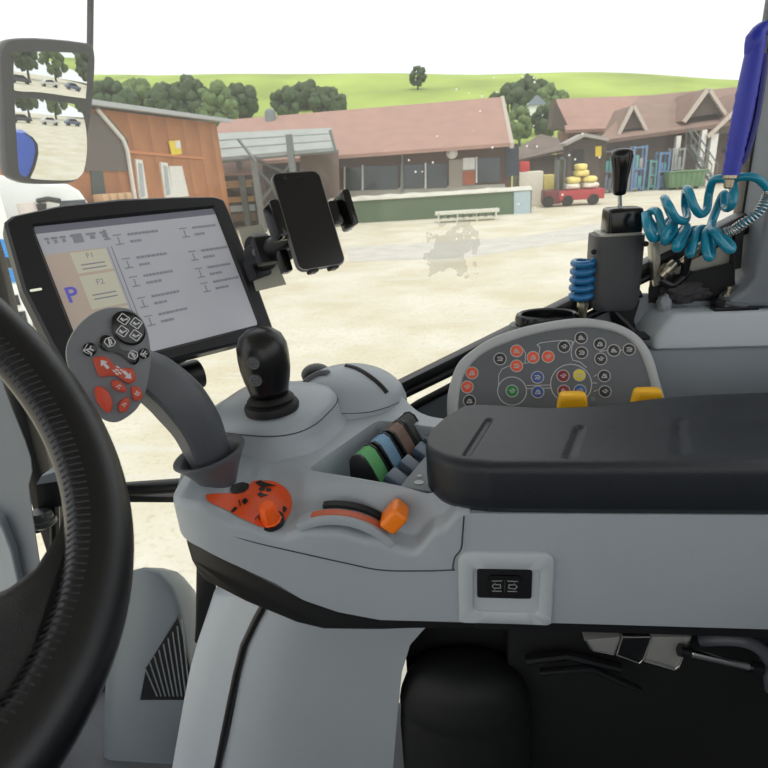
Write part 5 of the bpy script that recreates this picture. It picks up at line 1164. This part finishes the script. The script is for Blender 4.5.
# lumber racks
rk = thing('lumber_rack', (-12, 31, 0), 'dark rack under the lean-to roof holding stacked boards', 'rack')
bm = B()
for px in (203, 226, 256): p = Y(px, 200, 30.6); box2(bm, (p.x-.07, 30.5, 0), (p.x+.07, 31.4, 2.3))
obj('upright', bm, WOODD, rk)
for py in (190, 204.5, 213.5):
    a, b_ = Y(200, py+1, 30.6), Y(258, py-3, 30.6); bm = B(); box2(bm, (a.x, 30.5, a.z-.08), (b_.x, 31.4, a.z)); obj('shelf', bm, WOODD, rk)
for i, (x0, x1, t, bt, m, l) in enumerate(((226, 254, 181, 188.5, mat('fresh_timber', (206, 164, 110), .8), 'stack of pale fresh boards on the top shelf of the rack'), (226, 255, 197.5, 203, MATS['fresh_timber'], 'stack of pale boards on the middle shelf of the rack'), (231, 257, 206, 212, mat('blue_white_wrap', (186, 200, 206), .6), 'bundle in blue-white wrap on the lowest shelf of the rack'), (203, 222, 184, 190, mat('old_timber', (128, 102, 82), .85), 'short brown board stack at the left of the rack'), (228, 256, 214, 222, MATS['old_timber'], 'dark boards on the ground under the rack'))):
    a, b_ = Y(x0, bt, 30.55), Y(x1, t-2, 30.55); bm = B(); n = 3
    for k in range(n): z0 = a.z+(b_.z-a.z)*k/n; box2(bm, (a.x, 30.5, max(0, z0)), (b_.x, 31.3, max(.05, z0+(b_.z-a.z)/n*.9)))
    obj('board_stack', bm, m, None, label=l, cat='boards', group='board stacks in the rack')
# green low container wall
gw = thing('green_container', (-.5, 29.6, 0), 'long low green metal container wall with a pale tarp on top', 'container')
bm = B(); a = Y(330, 226, 29.5); b_ = Y(532, 187, 29.5); box2(bm, (a.x-.4, 29.5, 0), (b_.x, 30.6, 1.12)); obj('container_side', bm, mat('container_green', (84, 104, 80), .6, var=.1, vscale=1), gw)
bm = B(); rings = []
for i in range(31):
    x = a.x+(b_.x-a.x)*i/30; z = 1.14+.12*abs(noise.noise(V((x*.8, 3, 0)))); rings.append([V((x, 29.42, 1.08)), V((x, 29.45, z)), V((x, 30.0, z+.1)), V((x, 30.6, z)), V((x, 30.6, 1.08))])
loft(bm, rings); obj('tarp', bm, mat('pale_tarp', (206, 204, 192), .8, var=.1, vscale=2), gw)
bpart('end_panel', gw, 29.46, [(514, 192), (530.5, 190.5), (530.5, 214), (514, 216)], mat('pale_blue_panel', (166, 184, 192), .6), .05, 'pale blue panel at the right end')
tr_ = thing('low_trolley', Z(467, 220, 0), 'low pale metal trolley standing before the green container', 'trolley')
c = Z(467, 221, 0); bm = B(); box(bm, c+V((0, 0, .42)), (2.9, .7, .12)); box(bm, c+V((0, 0, .18)), (2.7, .6, .06)); obj('deck', bm, mat('pale_metal', (206, 206, 192), .6), tr_)
for sx in (-1.3, -.45, .45, 1.3):
    bm = B(); box(bm, c+V((sx, -.3, .2)), (.07, .07, .44)); obj('leg', bm, MATS['pale_metal'], tr_)
bm = B()
for k in range(8): box(bm, c+V((-1.2+k*.34, -.33, .29)), (.12, .03, .16))
obj('slot', bm, mat('slot_shadow', (70, 80, 70), .8), tr_)
bb = Z(348.5, 230, 0); bm = B(); lathe(bm, [(.16, 0), (.17, .1), (.17, .42), (.14, .5), (.05, .52)], bb, (0, 0, 1), 16); obj('barrel', bm, mat('barrel_blue', (70, 120, 196), .5), None, label='small blue barrel at the left end of the green container', cat='barrel')

# orange wooden building at the left
A0, A1 = Z(104, 108, 4.9), Z(216, 122, 4.9)
fdir = V((A1.x-A0.x, A1.y-A0.y, 0)).normalized(); fnr = V((fdir.y, -fdir.x, 0)); fnr = fnr if fnr.y < 0 else -fnr
ob = thing('wooden_building', (A0.x, A0.y, 0), 'orange boarded wooden building with white windows behind the mirror', 'building')
def fp(px, py, off=0): p = PL(px, py, V((A0.x, A0.y, 0))+fnr*off, fnr); return p
def opart(name, px, m, th=.06, off=.0, parent=None, label=None): bm = B(); prism(bm, [fp(a, b_, off) for a, b_ in px], -fnr*th); return obj(name, bm, m, parent or ob, label=label)
bm = B(); s0, s1 = V((A0.x, A0.y, 0))-fdir*4.5, V((A1.x, A1.y, 0))
prism(bm, [s0, s1, s1+V((0, 0, 4.85)), s0+V((0, 0, 4.85))], -fnr*6); obj('wall', bm, WOODO, ob)
bm = B(); prism(bm, [s0+V((0, 0, 4.85))+fnr*.6-fdir*.3, s1+V((0, 0, 4.85))+fnr*.6+fdir*.4, s1+V((0, 0, 5.6))-fnr*6+fdir*.4, s0+V((0, 0, 5.6))-fnr*6-fdir*.3], V((0, 0, .14))); obj('roof', bm, mat('metal_roof_grey', (170, 174, 176), .5), ob)
opart('gable_panel', [(86, 112), (108, 116), (128, 140), (128, 171), (86, 171)], mat('dark_grey_boards', (104, 96, 90), .8), .06, .05, label='large dark grey panel')
bm = B(); tube(bm, [fp(97, 109, .12), fp(123, 139.5, .12), fp(127, 150, .12), fp(137, 212, .12)], .07, 8); obj('white_downpipe', bm, FRW, ob)
opart('side_window', [(91, 171), (103, 171), (106, 194), (93, 195)], mat('green_grey_shutter', (70, 80, 76), .6), .06, .04)
for q in ([(135.5, 159), (142.5, 160), (148.5, 200), (140.5, 201)], [(160.5, 162), (167.5, 163), (174, 197), (166, 199)]):
    w_ = opart('window', q, FRW, .06, .06); 
    cxm, cym = sum(a for a, _ in q)/4, sum(b_ for _, b_ in q)/4; opart('pane', [(cxm+(a-cxm)*.5, cym+(b_-cym)*.82) for a, b_ in q], mat('pale_pane', (176, 184, 186), .2), .03, .08, w_)
opart('white_door', [(169, 166), (182, 166), (189, 196), (174, 198)], FRW, .05, .05)
sg = opart('wall_sign', [(169, 141), (180, 140), (182, 154), (172, 155)], mat('sign_yellow', (236, 206, 50), .6), .04, .08, label='yellow and white sign')
opart('sign_panel', [(175, 141), (180, 140.5), (181, 148), (176.5, 148.5)], FRW, .02, .1, sg)
opart('string_board', [(128, 150), (203, 157), (203.5, 159.5), (129, 153)], mat('pale_orange_board', (200, 130, 84), .7), .05, .06)
# barrier of pale blocks at its foot
for k in range(4):
    p = Z(98+k*8, 226-k*1.5, 0); p = fp(101+k*8, 198-k*.55, .4); bm = B(); box(bm, V((p.x, p.y, p.z-.02)), (.25, .36, .26), fdir, fnr); obj('timber_bundle', bm, mat('pale_timber', (206, 170, 132), .8), None, bevel=.03, label=['first timber bundle from the left against the orange building', 'second timber bundle from the left against the orange building', 'third timber bundle from the left against the orange building', 'rightmost timber bundle against the orange building'][k], cat='timber', group='timber bundles along the orange building')
bm = B(); p0_, p1_ = fp(94, 200, .4), fp(128, 197, .4); prism(bm, [V((p0_.x, p0_.y, 0))+fnr*.3-fdir*.3, V((p1_.x, p1_.y, 0))+fnr*.3+fdir*.4, V((p1_.x, p1_.y, 0))-fnr*.25+fdir*.4, V((p0_.x, p0_.y, 0))-fnr*.25-fdir*.3], V((0, 0, fp(101, 198, .4).z-.15))); obj('timber_platform', bm, WOODD, None, label='dark platform under the timber bundles by the orange building', cat='platform')

# white vehicles at the left
TW = mat('truck_white', (232, 234, 232), .35, var=.02); TB = mat('truck_blue', (40, 140, 220), .4)
tk = thing('truck', V((-9.2, 8.6, 0)), 'white truck with two blue stripes on its front at the left edge', 'truck')
yf = 7.8
def ypl(name, px, m, dep, parent=None, y=yf, bevel=0, label=None): 
    bm = B(); prism(bm, [Y(a, b_, y) for a, b_ in px], V((dep[0], dep[1], 0)) if isinstance(dep, tuple) else V((0, dep, 0))); return obj(name, bm, m, parent or tk, bevel=bevel, label=label)
ypl('cab', [(-90, 150), (-8, 166), (2, 195), (10, 225), (16, 260), (24, 300), (32, 330), (36, 352), (-90, 372)], TW, (-2.2, 2.4), bevel=.08)
ypl('blue_stripe', [(-90, 232), (9, 240), (13, 250), (16, 262), (-90, 258)][:2]+[(14, 252), (15, 258), (-90, 250)], TB, .03, y=yf-.02, label='upper blue stripe'); ypl('blue_stripe', [(-90, 272), (15, 269), (20, 282), (-90, 288)], TB, .03, y=yf-.02, label='lower blue stripe')
ypl('grille', [(-90, 252), (14, 256), (17, 268), (-90, 268)], BLACK, .03, y=yf-.015); 
ypl('bumper', [(-90, 290), (20, 284), (30, 318), (33, 345), (-90, 360)], TW, .05, y=yf-.04, bevel=.02)
for q in ([(8, 296), (17, 295), (20, 305), (11, 306)], [(14, 313), (24, 311), (27, 322), (17, 324)]): ypl('lamp_slot', q, BLACK, .02, y=yf-.06)
ypl('windscreen', [(-90, 165), (-14, 176), (-4, 205), (-2, 222), (-90, 214)], GLASSD, .03, y=yf-.02)
for dx in (.55, 1.9):
    bm = B(); p = Y(20, 352, yf); lathe(bm, [(.3, 0), (.48, .02), (.5, .08), (.5, .3), (.3, .32)], V((-7.9-dx, yf+.2+dx*.0, .5)), (0, 1, 0), 24); obj('wheel', bm, DARK, tk)
vn = thing('van', V((-7.6, 11.2, 0)), 'white van cab with rounded roof below the exterior mirror', 'van')
yv = 10.6
vp = [Y(x, y, yv) for x, y in [(-20, 172), (20, 178), (45, 182), (68, 184), (79, 190), (87, 201), (93, 214), (98, 232), (100, 260), (100, 330), (-20, 345)]]
bm = B(); prism(bm, vp, V((-1.5, 2.0, 0))); obj('van_body', bm, TW, vn, bevel=.12, bseg=3)
bpart('side_window', vn, yv-.01, [(60, 201), (84, 199.5), (90, 212), (92, 222), (58, 224)], GLASSD, .03); bpart('rear_window', vn, yv-.01, [(34, 204), (46, 203), (47, 224), (34, 225)], BLACK, .03)
bm = B(); tube(bm, [Y(38, 201, yv-.1), Y(48, 199, yv-.15), Y(60, 201, yv-.1)], .05, 8); obj('van_mirror', bm, BLACK, vn)
bm = B(); p = Y(29, 215, yv-.3); tube(bm, [p+V((0, 0, -.25)), p+V((0, 0, .22))], .16, 14); obj('snorkel', bm, mat('pinkish_white', (226, 214, 208), .5), vn, label='pinkish white cylinder')
for dx in (-.3, 1.9):
    bm = B(); lathe(bm, [(.25, 0), (.36, .02), (.38, .06), (.38, .25), (.3, .27)], V((Y(70, 300, yv).x-dx, yv-.02, .38)), (0, 1, 0), 24); obj('wheel', bm, DARK, vn)

# chalets on the right
ch = thing('chalet', (14, 44, 0), 'large brown chalet workshop with dormer gables and white columns at right', 'building')
bm = B(); box2(bm, (10.5, 43.6, 0), (26, 48, 3.8)); obj('wall', bm, mat('chalet_brown_wall', (112, 96, 88), .85, var=.15, vscale=1), ch)  # brown-grey wall colour with random mottling
bm = B(); prism(bm, [Y(597, 141, 42), Y(700, 127, 42), Y(790, 112, 42), Y(790, 82, 50), Y(640, 96, 48)], V((0, .1, -.22))); obj('roof', bm, TILE2, ch)
def gable(tip, l, r, y, deep=5, m=WOODD, lbl=None):
    a, b_, c = Y(*tip, y), Y(*l, y), Y(*r, y)
    bm = B(); prism(bm, [a, b_, c], V((0, deep, 0))); g_ = obj('dormer', bm, m, ch, label=lbl)
    bm = B()
    for u, v in ((a, b_), (a, c)):
        d = (v-u).normalized(); nn = V((-d.z, 0, d.x)); nn = nn if nn.z > 0 else -nn
        prism(bm, [u-d*.1, v+d*.35, v+d*.35+nn*.22, u-d*.1+nn*.22], V((0, deep, 0)))
        prism(bm, [u-d*.1+V((0, -.3, 0)), v+d*.35+V((0, -.3, 0)), v+d*.35+nn*.2+V((0, -.3, 0)), u-d*.1+nn*.2+V((0, -.3, 0))], V((0, .3, 0)), 1)
    obj('dormer_roof', bm, [TILE2, mat('verge_pale', (190, 178, 166), .7)], g_)
gable((632.5, 109), (622, 130), (642, 127.5), 43.0, 4); gable((707, 92), (688, 118), (721, 113), 42.6, 5)
gable((757, 92), (712, 134), (800, 130), 42.1, 5, WOODD)
for i, (a, b_, t, bt) in enumerate(((676.5, 681, 136, 184), (702, 707, 130, 184), (712, 719, 128, 184))):
    p, q = Y(a, t, 42.2), Y(b_, t, 42.2); bm = B(); box2(bm, (p.x, 42.1, 0), (q.x, 42.5, p.z)); obj('column', bm, FRW, ch)
bm = B(); box2(bm, (18.2, 42.2, 2.0), (26, 43.4, 2.2)); obj('balcony', bm, WOODD, ch)
bm = B()
for k in range(16): box2(bm, (18.3+k*.45, 42.2, 2.2), (18.36+k*.45, 42.26, 3.0))
box2(bm, (18.2, 42.2, 2.95), (26, 42.28, 3.05)); obj('railing', bm, METAL, ch)
bh = thing('back_chalet', (10, 49, 0), 'rear building with a big rose tiled roof behind the weathered shed', 'building')
bm = B(); prism(bm, [Y(556, 99, 60), Y(650, 95, 60), Y(640, 127, 53), Y(566, 130, 53)], V((0, .1, -.25))); obj('roof', bm, TILE, bh)
bm = B(); p, q = Y(568, 129, 54), Y(640, 127, 54); box2(bm, (p.x, 54, 0), (q.x+2, 59, p.z)); obj('wall', bm, mat('rust_brown_wall', (112, 78, 68), .85), bh)
bm = B(); p = Y(556, 99, 55.5); prism(bm, [Y(555, 99, 54), Y(552, 128, 54), Y(570, 130, 54)], V((0, 2.5, 0))); obj('gable_wall', bm, WOODD, bh)
shd = thing('weathered_shed', (8.6, 40, 0), 'weathered dark board shed with a grey roof and a yellow sign', 'shed')
p, q = Y(569, 140, 40), Y(607, 138, 40); bm = B(); box2(bm, (p.x, 40, 0), (q.x, 41.8, q.z)); obj('wall', bm, WOODD, shd)
bm = B(); prism(bm, [Y(566, 143, 39.4), Y(585, 133, 39.4), Y(609, 138, 39.4), Y(609, 141, 39.4), Y(585, 136.5, 39.4), Y(566, 146, 39.4)], V((0, 2.5, 0))); obj('roof', bm, mat('shed_roof_grey', (160, 154, 148), .7), shd)
bpart('yellow_sign', shd, 39.95, [(595.5, 146.5), (601.5, 146), (601.5, 156), (595.5, 156.5)], mat('sign_yellow', (236, 206, 50), .6), .05)
bpart('dark_opening', shd, 39.97, [(572, 150), (584, 149), (584, 170), (572, 171)], DARK, .05)
lw = thing('low_dark_building', (6, 42, 0), 'low building with a dark weathered roof left of the shed', 'building')
bm = B(); p, q = Y(519, 157, 44), Y(564, 152, 44); box2(bm, (p.x, 44, 0), (q.x, 48, p.z)); obj('wall', bm, WOODD, lw)
bm = B(); prism(bm, [Y(516, 160, 43.5), Y(564, 149.5, 43.5), Y(558, 138, 48), Y(540, 134, 48), Y(520, 147, 48)], V((0, .1, -.15))); obj('roof', bm, mat('dark_weathered_roof', (112, 98, 90), .85, var=.2, vscale=1), lw)
# staircase
sc_t = thing('outdoor_staircase', (17.6, 41, 0), 'grey steel outdoor staircase in front of the chalet', 'staircase')
a, b_ = Y(691, 143, 40.6), Y(716, 180, 40.6); bm = B()
for yy in (40.6, 41.5): 
    d = (b_-a); prism(bm, [V((a.x, yy, a.z)), V((b_.x, yy, b_.z)), V((b_.x, yy, b_.z-.22)), V((a.x, yy, a.z-.22))], V((0, .06, 0)))
obj('stringer', bm, METAL, sc_t)
bm = B()
for k in range(12): t = (k+.5)/12; p = a.lerp(b_, t); box(bm, V((p.x, 41.05, p.z-.05)), (.26, 1.0, .04))
obj('tread', bm, METAL, sc_t)
bm = B(); 
for yy in (40.6, 41.5): tube(bm, [V((a.x, yy, a.z+.9)), V((b_.x, yy, b_.z+.9))], .04, 6); [tube(bm, [V((p.x, yy, p.z)), V((p.x, yy, p.z+.9))], .025, 6) for p in (a.lerp(b_, t) for t in (0, .33, .66, 1))]
obj('handrail', bm, METAL, sc_t)
# forklift-like red trailer with its load
rt = Z(574, 206, 0)
rtr = thing('red_trailer', rt, 'low red flatbed trailer with dark wheels parked in front of the shed', 'trailer')
RED = mat('trailer_red', (168, 54, 62), .5)
bm = B(); box(bm, rt+V((.35, .6, .55)), (2.3, 1.4, .5)); obj('bed', bm, RED, rtr, bevel=.04)
bm = B(); box(bm, rt+V((-1.1, .6, .5)), (.9, 1.3, .7)); obj('tractor_unit', bm, mat('dark_maroon', (104, 42, 50), .5), rtr, bevel=.06)
bm = B(); box(bm, rt+V((-.85, .6, 1.5)), (.10, 1.0, 1.9)); box(bm, rt+V((-.55, .6, 1.5)), (.08, 1.0, 1.9)); box(bm, rt+V((-.7, .6, 2.4)), (.4, 1.0, .1)); obj('mast', bm, CHAR, rtr)
for sx in (-1.35, -.35, .95):
    bm = B(); lathe(bm, [(.1, 0), (.27, .01), (.29, .05), (.29, .2), (.2, .22)], rt+V((sx, -.12, .29)), (0, 1, 0), 20); obj('wheel', bm, DARK, rtr)
def sack(px, py, y, s, m, l, grp, cat='sack'):
    c = Y(px, py, y); bm = B(); g = bmesh.ops.create_icosphere(bm, subdivisions=3, radius=1)
    for v in g['verts']:
        p = v.co; n = 1+.18*noise.noise(p*2+V((px, 0, 0))); v.co = V((c.x+s[0]*n*math.copysign(abs(p.x)**.6, p.x), c.y+s[1]*n*math.copysign(abs(p.y)**.6, p.y), c.z+s[2]*n*math.copysign(abs(p.z)**.6, p.z)))
    obj('sack', bm, m, None, label=l, cat=cat, group=grp, sharp=80)
SY = mat('sack_yellow', (232, 214, 130), .7); SW = mat('sack_white', (226, 222, 206), .7)
trz = rt.z+.8; ty = rt.y+.6
for i, (dx, dz, w, m, l) in enumerate(((-.08, .12, .43, SW, 'white sack lying at the left of the trailer load'), (.86, .12, .42, SW, 'white sack lying at the right of the trailer load'), (.0, .42, .38, SY, 'yellow sack, lower left of the trailer load'), (.82, .42, .36, SY, 'yellow sack, lower right of the trailer load'), (.4, .75, .36, SY, 'yellow sack in the middle of the trailer load'), (.35, 1.05, .3, SY, 'topmost yellow sack of the trailer load'))):
    c = rt+V((dx, .6, .8+dz+.06)); px, py, = 0, 0
    bm = B(); g = bmesh.ops.create_icosphere(bm, subdivisions=3, radius=1)
    for v in g['verts']:
        p = v.co.copy(); n = 1+.15*noise.noise(p*2+V((dx*9, 0, 0))); v.co = V((c.x+w*n*math.copysign(abs(p.x)**.6, p.x), c.y+.5*n*math.copysign(abs(p.y)**.6, p.y), c.z+.165*math.copysign(abs(p.z)**.6, p.z)))
    obj('sack', bm, m, None, label=l, cat='sack', group='sacks on the red trailer', sharp=80)
# clutter before the low building
for px, py, s, col, l in ((530, 178, (.66, .5, .35), (222, 216, 200), 'pile of white wrapped goods left of the trailer'), (524, 166.5, (.28, .25, .27), (200, 60, 60), 'small red tank on the wrapped goods'), (548, 182, (.3, .4, .4), (200, 186, 110), 'yellowish crate beside the wrapped goods')):
    c = Y(px, py, 34.5); bm = B(); bz = c.z
    box(bm, V((c.x, c.y, (bz+s[2])/2 if l.startswith('pile') or 'crate' in l else bz)), (s[0]*2, s[1]*2, max(.3, bz+s[2]) if l.startswith('pile') or 'crate' in l else s[2]*2)); obj({'p': 'goods_pile', 's': 'tank', 'y': 'crate'}[l[0]], bm, mat('clutter_%d' % px, col, .7), None, label=l, cat={'p': 'goods', 's': 'tank', 'y': 'crate'}[l[0]], bevel=.08)
# green skip
gs_ = Z(686, 189.5, 0); sk_ = thing('skip_container', gs_, 'green waste skip standing before the chalet', 'skip')
GS = mat('skip_green', (96, 128, 92), .6); w = 2.3
bm = B(); rings = [[gs_+V((sx*k-0, sy*.5+.55, z)) for sx, sy in ((-1, -1), (1, -1), (1, 1), (-1, 1))] for k, z in ((.85*w/2, .15), (1.0*w/2, 1.1))]; loft(bm, rings); obj('skip_body', bm, GS, sk_, bevel=.04)
bm = B()
for k in range(7): t = -1+2*(k+.5)/7; tube(bm, [gs_+V((t*.85*w/2, .04, .15)), gs_+V((t*w/2, .04, 1.1))], .05, 6)
tube(bm, [gs_+V((-w/2, .03, 1.1)), gs_+V((w/2, .03, 1.1))], .07, 6); obj('skip_rib', bm, GS, sk_)
for sx in (-.7, .7):
    bm = B(); lathe(bm, [(.14, 0), (.14, .1)], gs_+V((sx, .2, .14)), (0, 1, 0), 14); obj('skip_wheel', bm, DARK, sk_)
# scaffold stillages of blue and grey steel before the chalet
fin = [mat('stillage_blue', (96, 128, 166), .6), mat('stillage_grey', (150, 152, 152), .6), mat('teal_door', (92, 150, 152), .6), mat('stillage_slate', (110, 118, 130), .6)]
names = ['leftmost', 'second', 'third', 'fourth', 'fifth', 'sixth']
for i, (x0, x1, t, mi) in enumerate(((605, 616, 150, 3), (620, 631, 158, 1), (635, 647, 146, 0), (651, 657, 160, 2), (661, 670, 152, 0), (674, 685, 148, 1))):
    yy = 40.75+(i % 2)*.2; p, q = Y(x0, t, yy), Y(x1, t, yy); s_ = thing('stillage', V(((p.x+q.x)/2, yy, 0)), f'{names[i]} steel storage rack from the left in front of the chalet', 'rack', 'steel racks before the chalet')
    bm = B()
    for xx in (p.x, q.x):
        for yb_ in (yy, yy+.8): box2(bm, (xx-.06, yb_-.06, 0), (xx+.06, yb_+.06, p.z))
    for z in (.25, p.z*.5, p.z-.1): box2(bm, (p.x, yy-.05, z-.06), (q.x, yy+.85, z+.04))
    obj('rack_frame', bm, fin[mi], s_)
    rnd = random.Random(i)
    for z, h_ in ((.31, p.z*.36), (p.z*.5+.06, p.z*.3)):
        for k in range(2):
            xx = p.x+.1+(q.x-p.x-.2)*(k+.08)/2; bm = B(); box2(bm, (xx, yy+.05, z-.02), (xx+(q.x-p.x-.2)*.42, yy+.75, z+h_*rnd.uniform(.6, 1))); obj('stored_bin', bm, fin[rnd.randrange(4)], s_, bevel=.02)
# parked cars far behind, seen in the mirror
def car(pos, col, label):
    c = thing('car', pos, label, 'car', 'parked cars seen in the mirror'); p = V(pos)
    prof = [(-2.1, .35), (-2.15, .8), (-1.5, .95), (-.9, 1.45), (.7, 1.48), (1.4, 1.0), (2.1, .9), (2.15, .35)]
    bm = B(); prism(bm, [p+V((-.85, x, z)) for x, z in prof], V((1.7, 0, 0))); obj('car_body', bm, mat('car_paint_%d' % col[0], col, .3), c, bevel=.12)
    bm = B(); prism(bm, [p+V((-.87, x, z)) for x, z in ((-1.2, 1.0), (-.8, 1.38), (.6, 1.4), (1.1, 1.0))], V((1.74, 0, 0))); obj('car_window', bm, BLKG, c)
    for sx in (-.86, .66):
        for y in (-1.3, 1.3):
            bm = B(); lathe(bm, [(.2, 0), (.32, .01), (.32, .19), (.2, .2)], p+V((sx, y, .32)), (1, 0, 0), 16); obj('wheel', bm, DARK, c)
for i, (x, y) in enumerate(((52, 6), (54, 12), (53, 18), (56, 25))): car((x, y, 0), [(170, 174, 180), (60, 64, 72), (210, 210, 206), (90, 104, 130)][i], ['silver', 'dark grey', 'white', 'slate blue'][i]+' car parked far behind, seen only in the mirror')

# =================================================================== LIGHT
w = bpy.data.worlds.new('overcast_sky'); SC.world = w; w.use_nodes = True; nt = w.node_tree; bg = nt.nodes['Background']; L = nt.links
tc = nt.nodes.new('ShaderNodeTexCoord'); sp_ = nt.nodes.new('ShaderNodeSeparateXYZ'); L.new(tc.outputs['Generated'], sp_.inputs[0])
n = nt.nodes.new('ShaderNodeTexNoise'); n.inputs['Scale'].default_value = 2.2; n.inputs['Detail'].default_value = 5; L.new(tc.outputs['Generated'], n.inputs['Vector'])
cr = nt.nodes.new('ShaderNodeValToRGB'); cr.color_ramp.elements[0].position = .35; cr.color_ramp.elements[0].color = (.89, .93, .97, 1); cr.color_ramp.elements[1].position = .62; cr.color_ramp.elements[1].color = (1, 1, 1, 1)
L.new(n.outputs['Fac'], cr.inputs[0]); L.new(cr.outputs[0], bg.inputs['Color']); bg.inputs['Strength'].default_value = 1.0
sl_ = bpy.data.lights.new('sun', 'SUN'); so = bpy.data.objects.new('sun', sl_); COL.objects.link(so); sl_.energy = 1.25; sl_.angle = math.radians(14); sl_.color = (1, .96, .88)
so.rotation_euler = (math.radians(28), math.radians(8), 0); so.location = (0, 0, 30)
vs = SC.view_settings; SC.display_settings.display_device = 'sRGB'; vs.view_transform = 'Standard'; vs.look = 'None'; vs.gamma = 1; vs.use_curve_mapping = False; vs.exposure = EXPO
SC.cycles.max_bounces = 8; SC.cycles.transparent_max_bounces = 12; SC.cycles.use_denoising = True
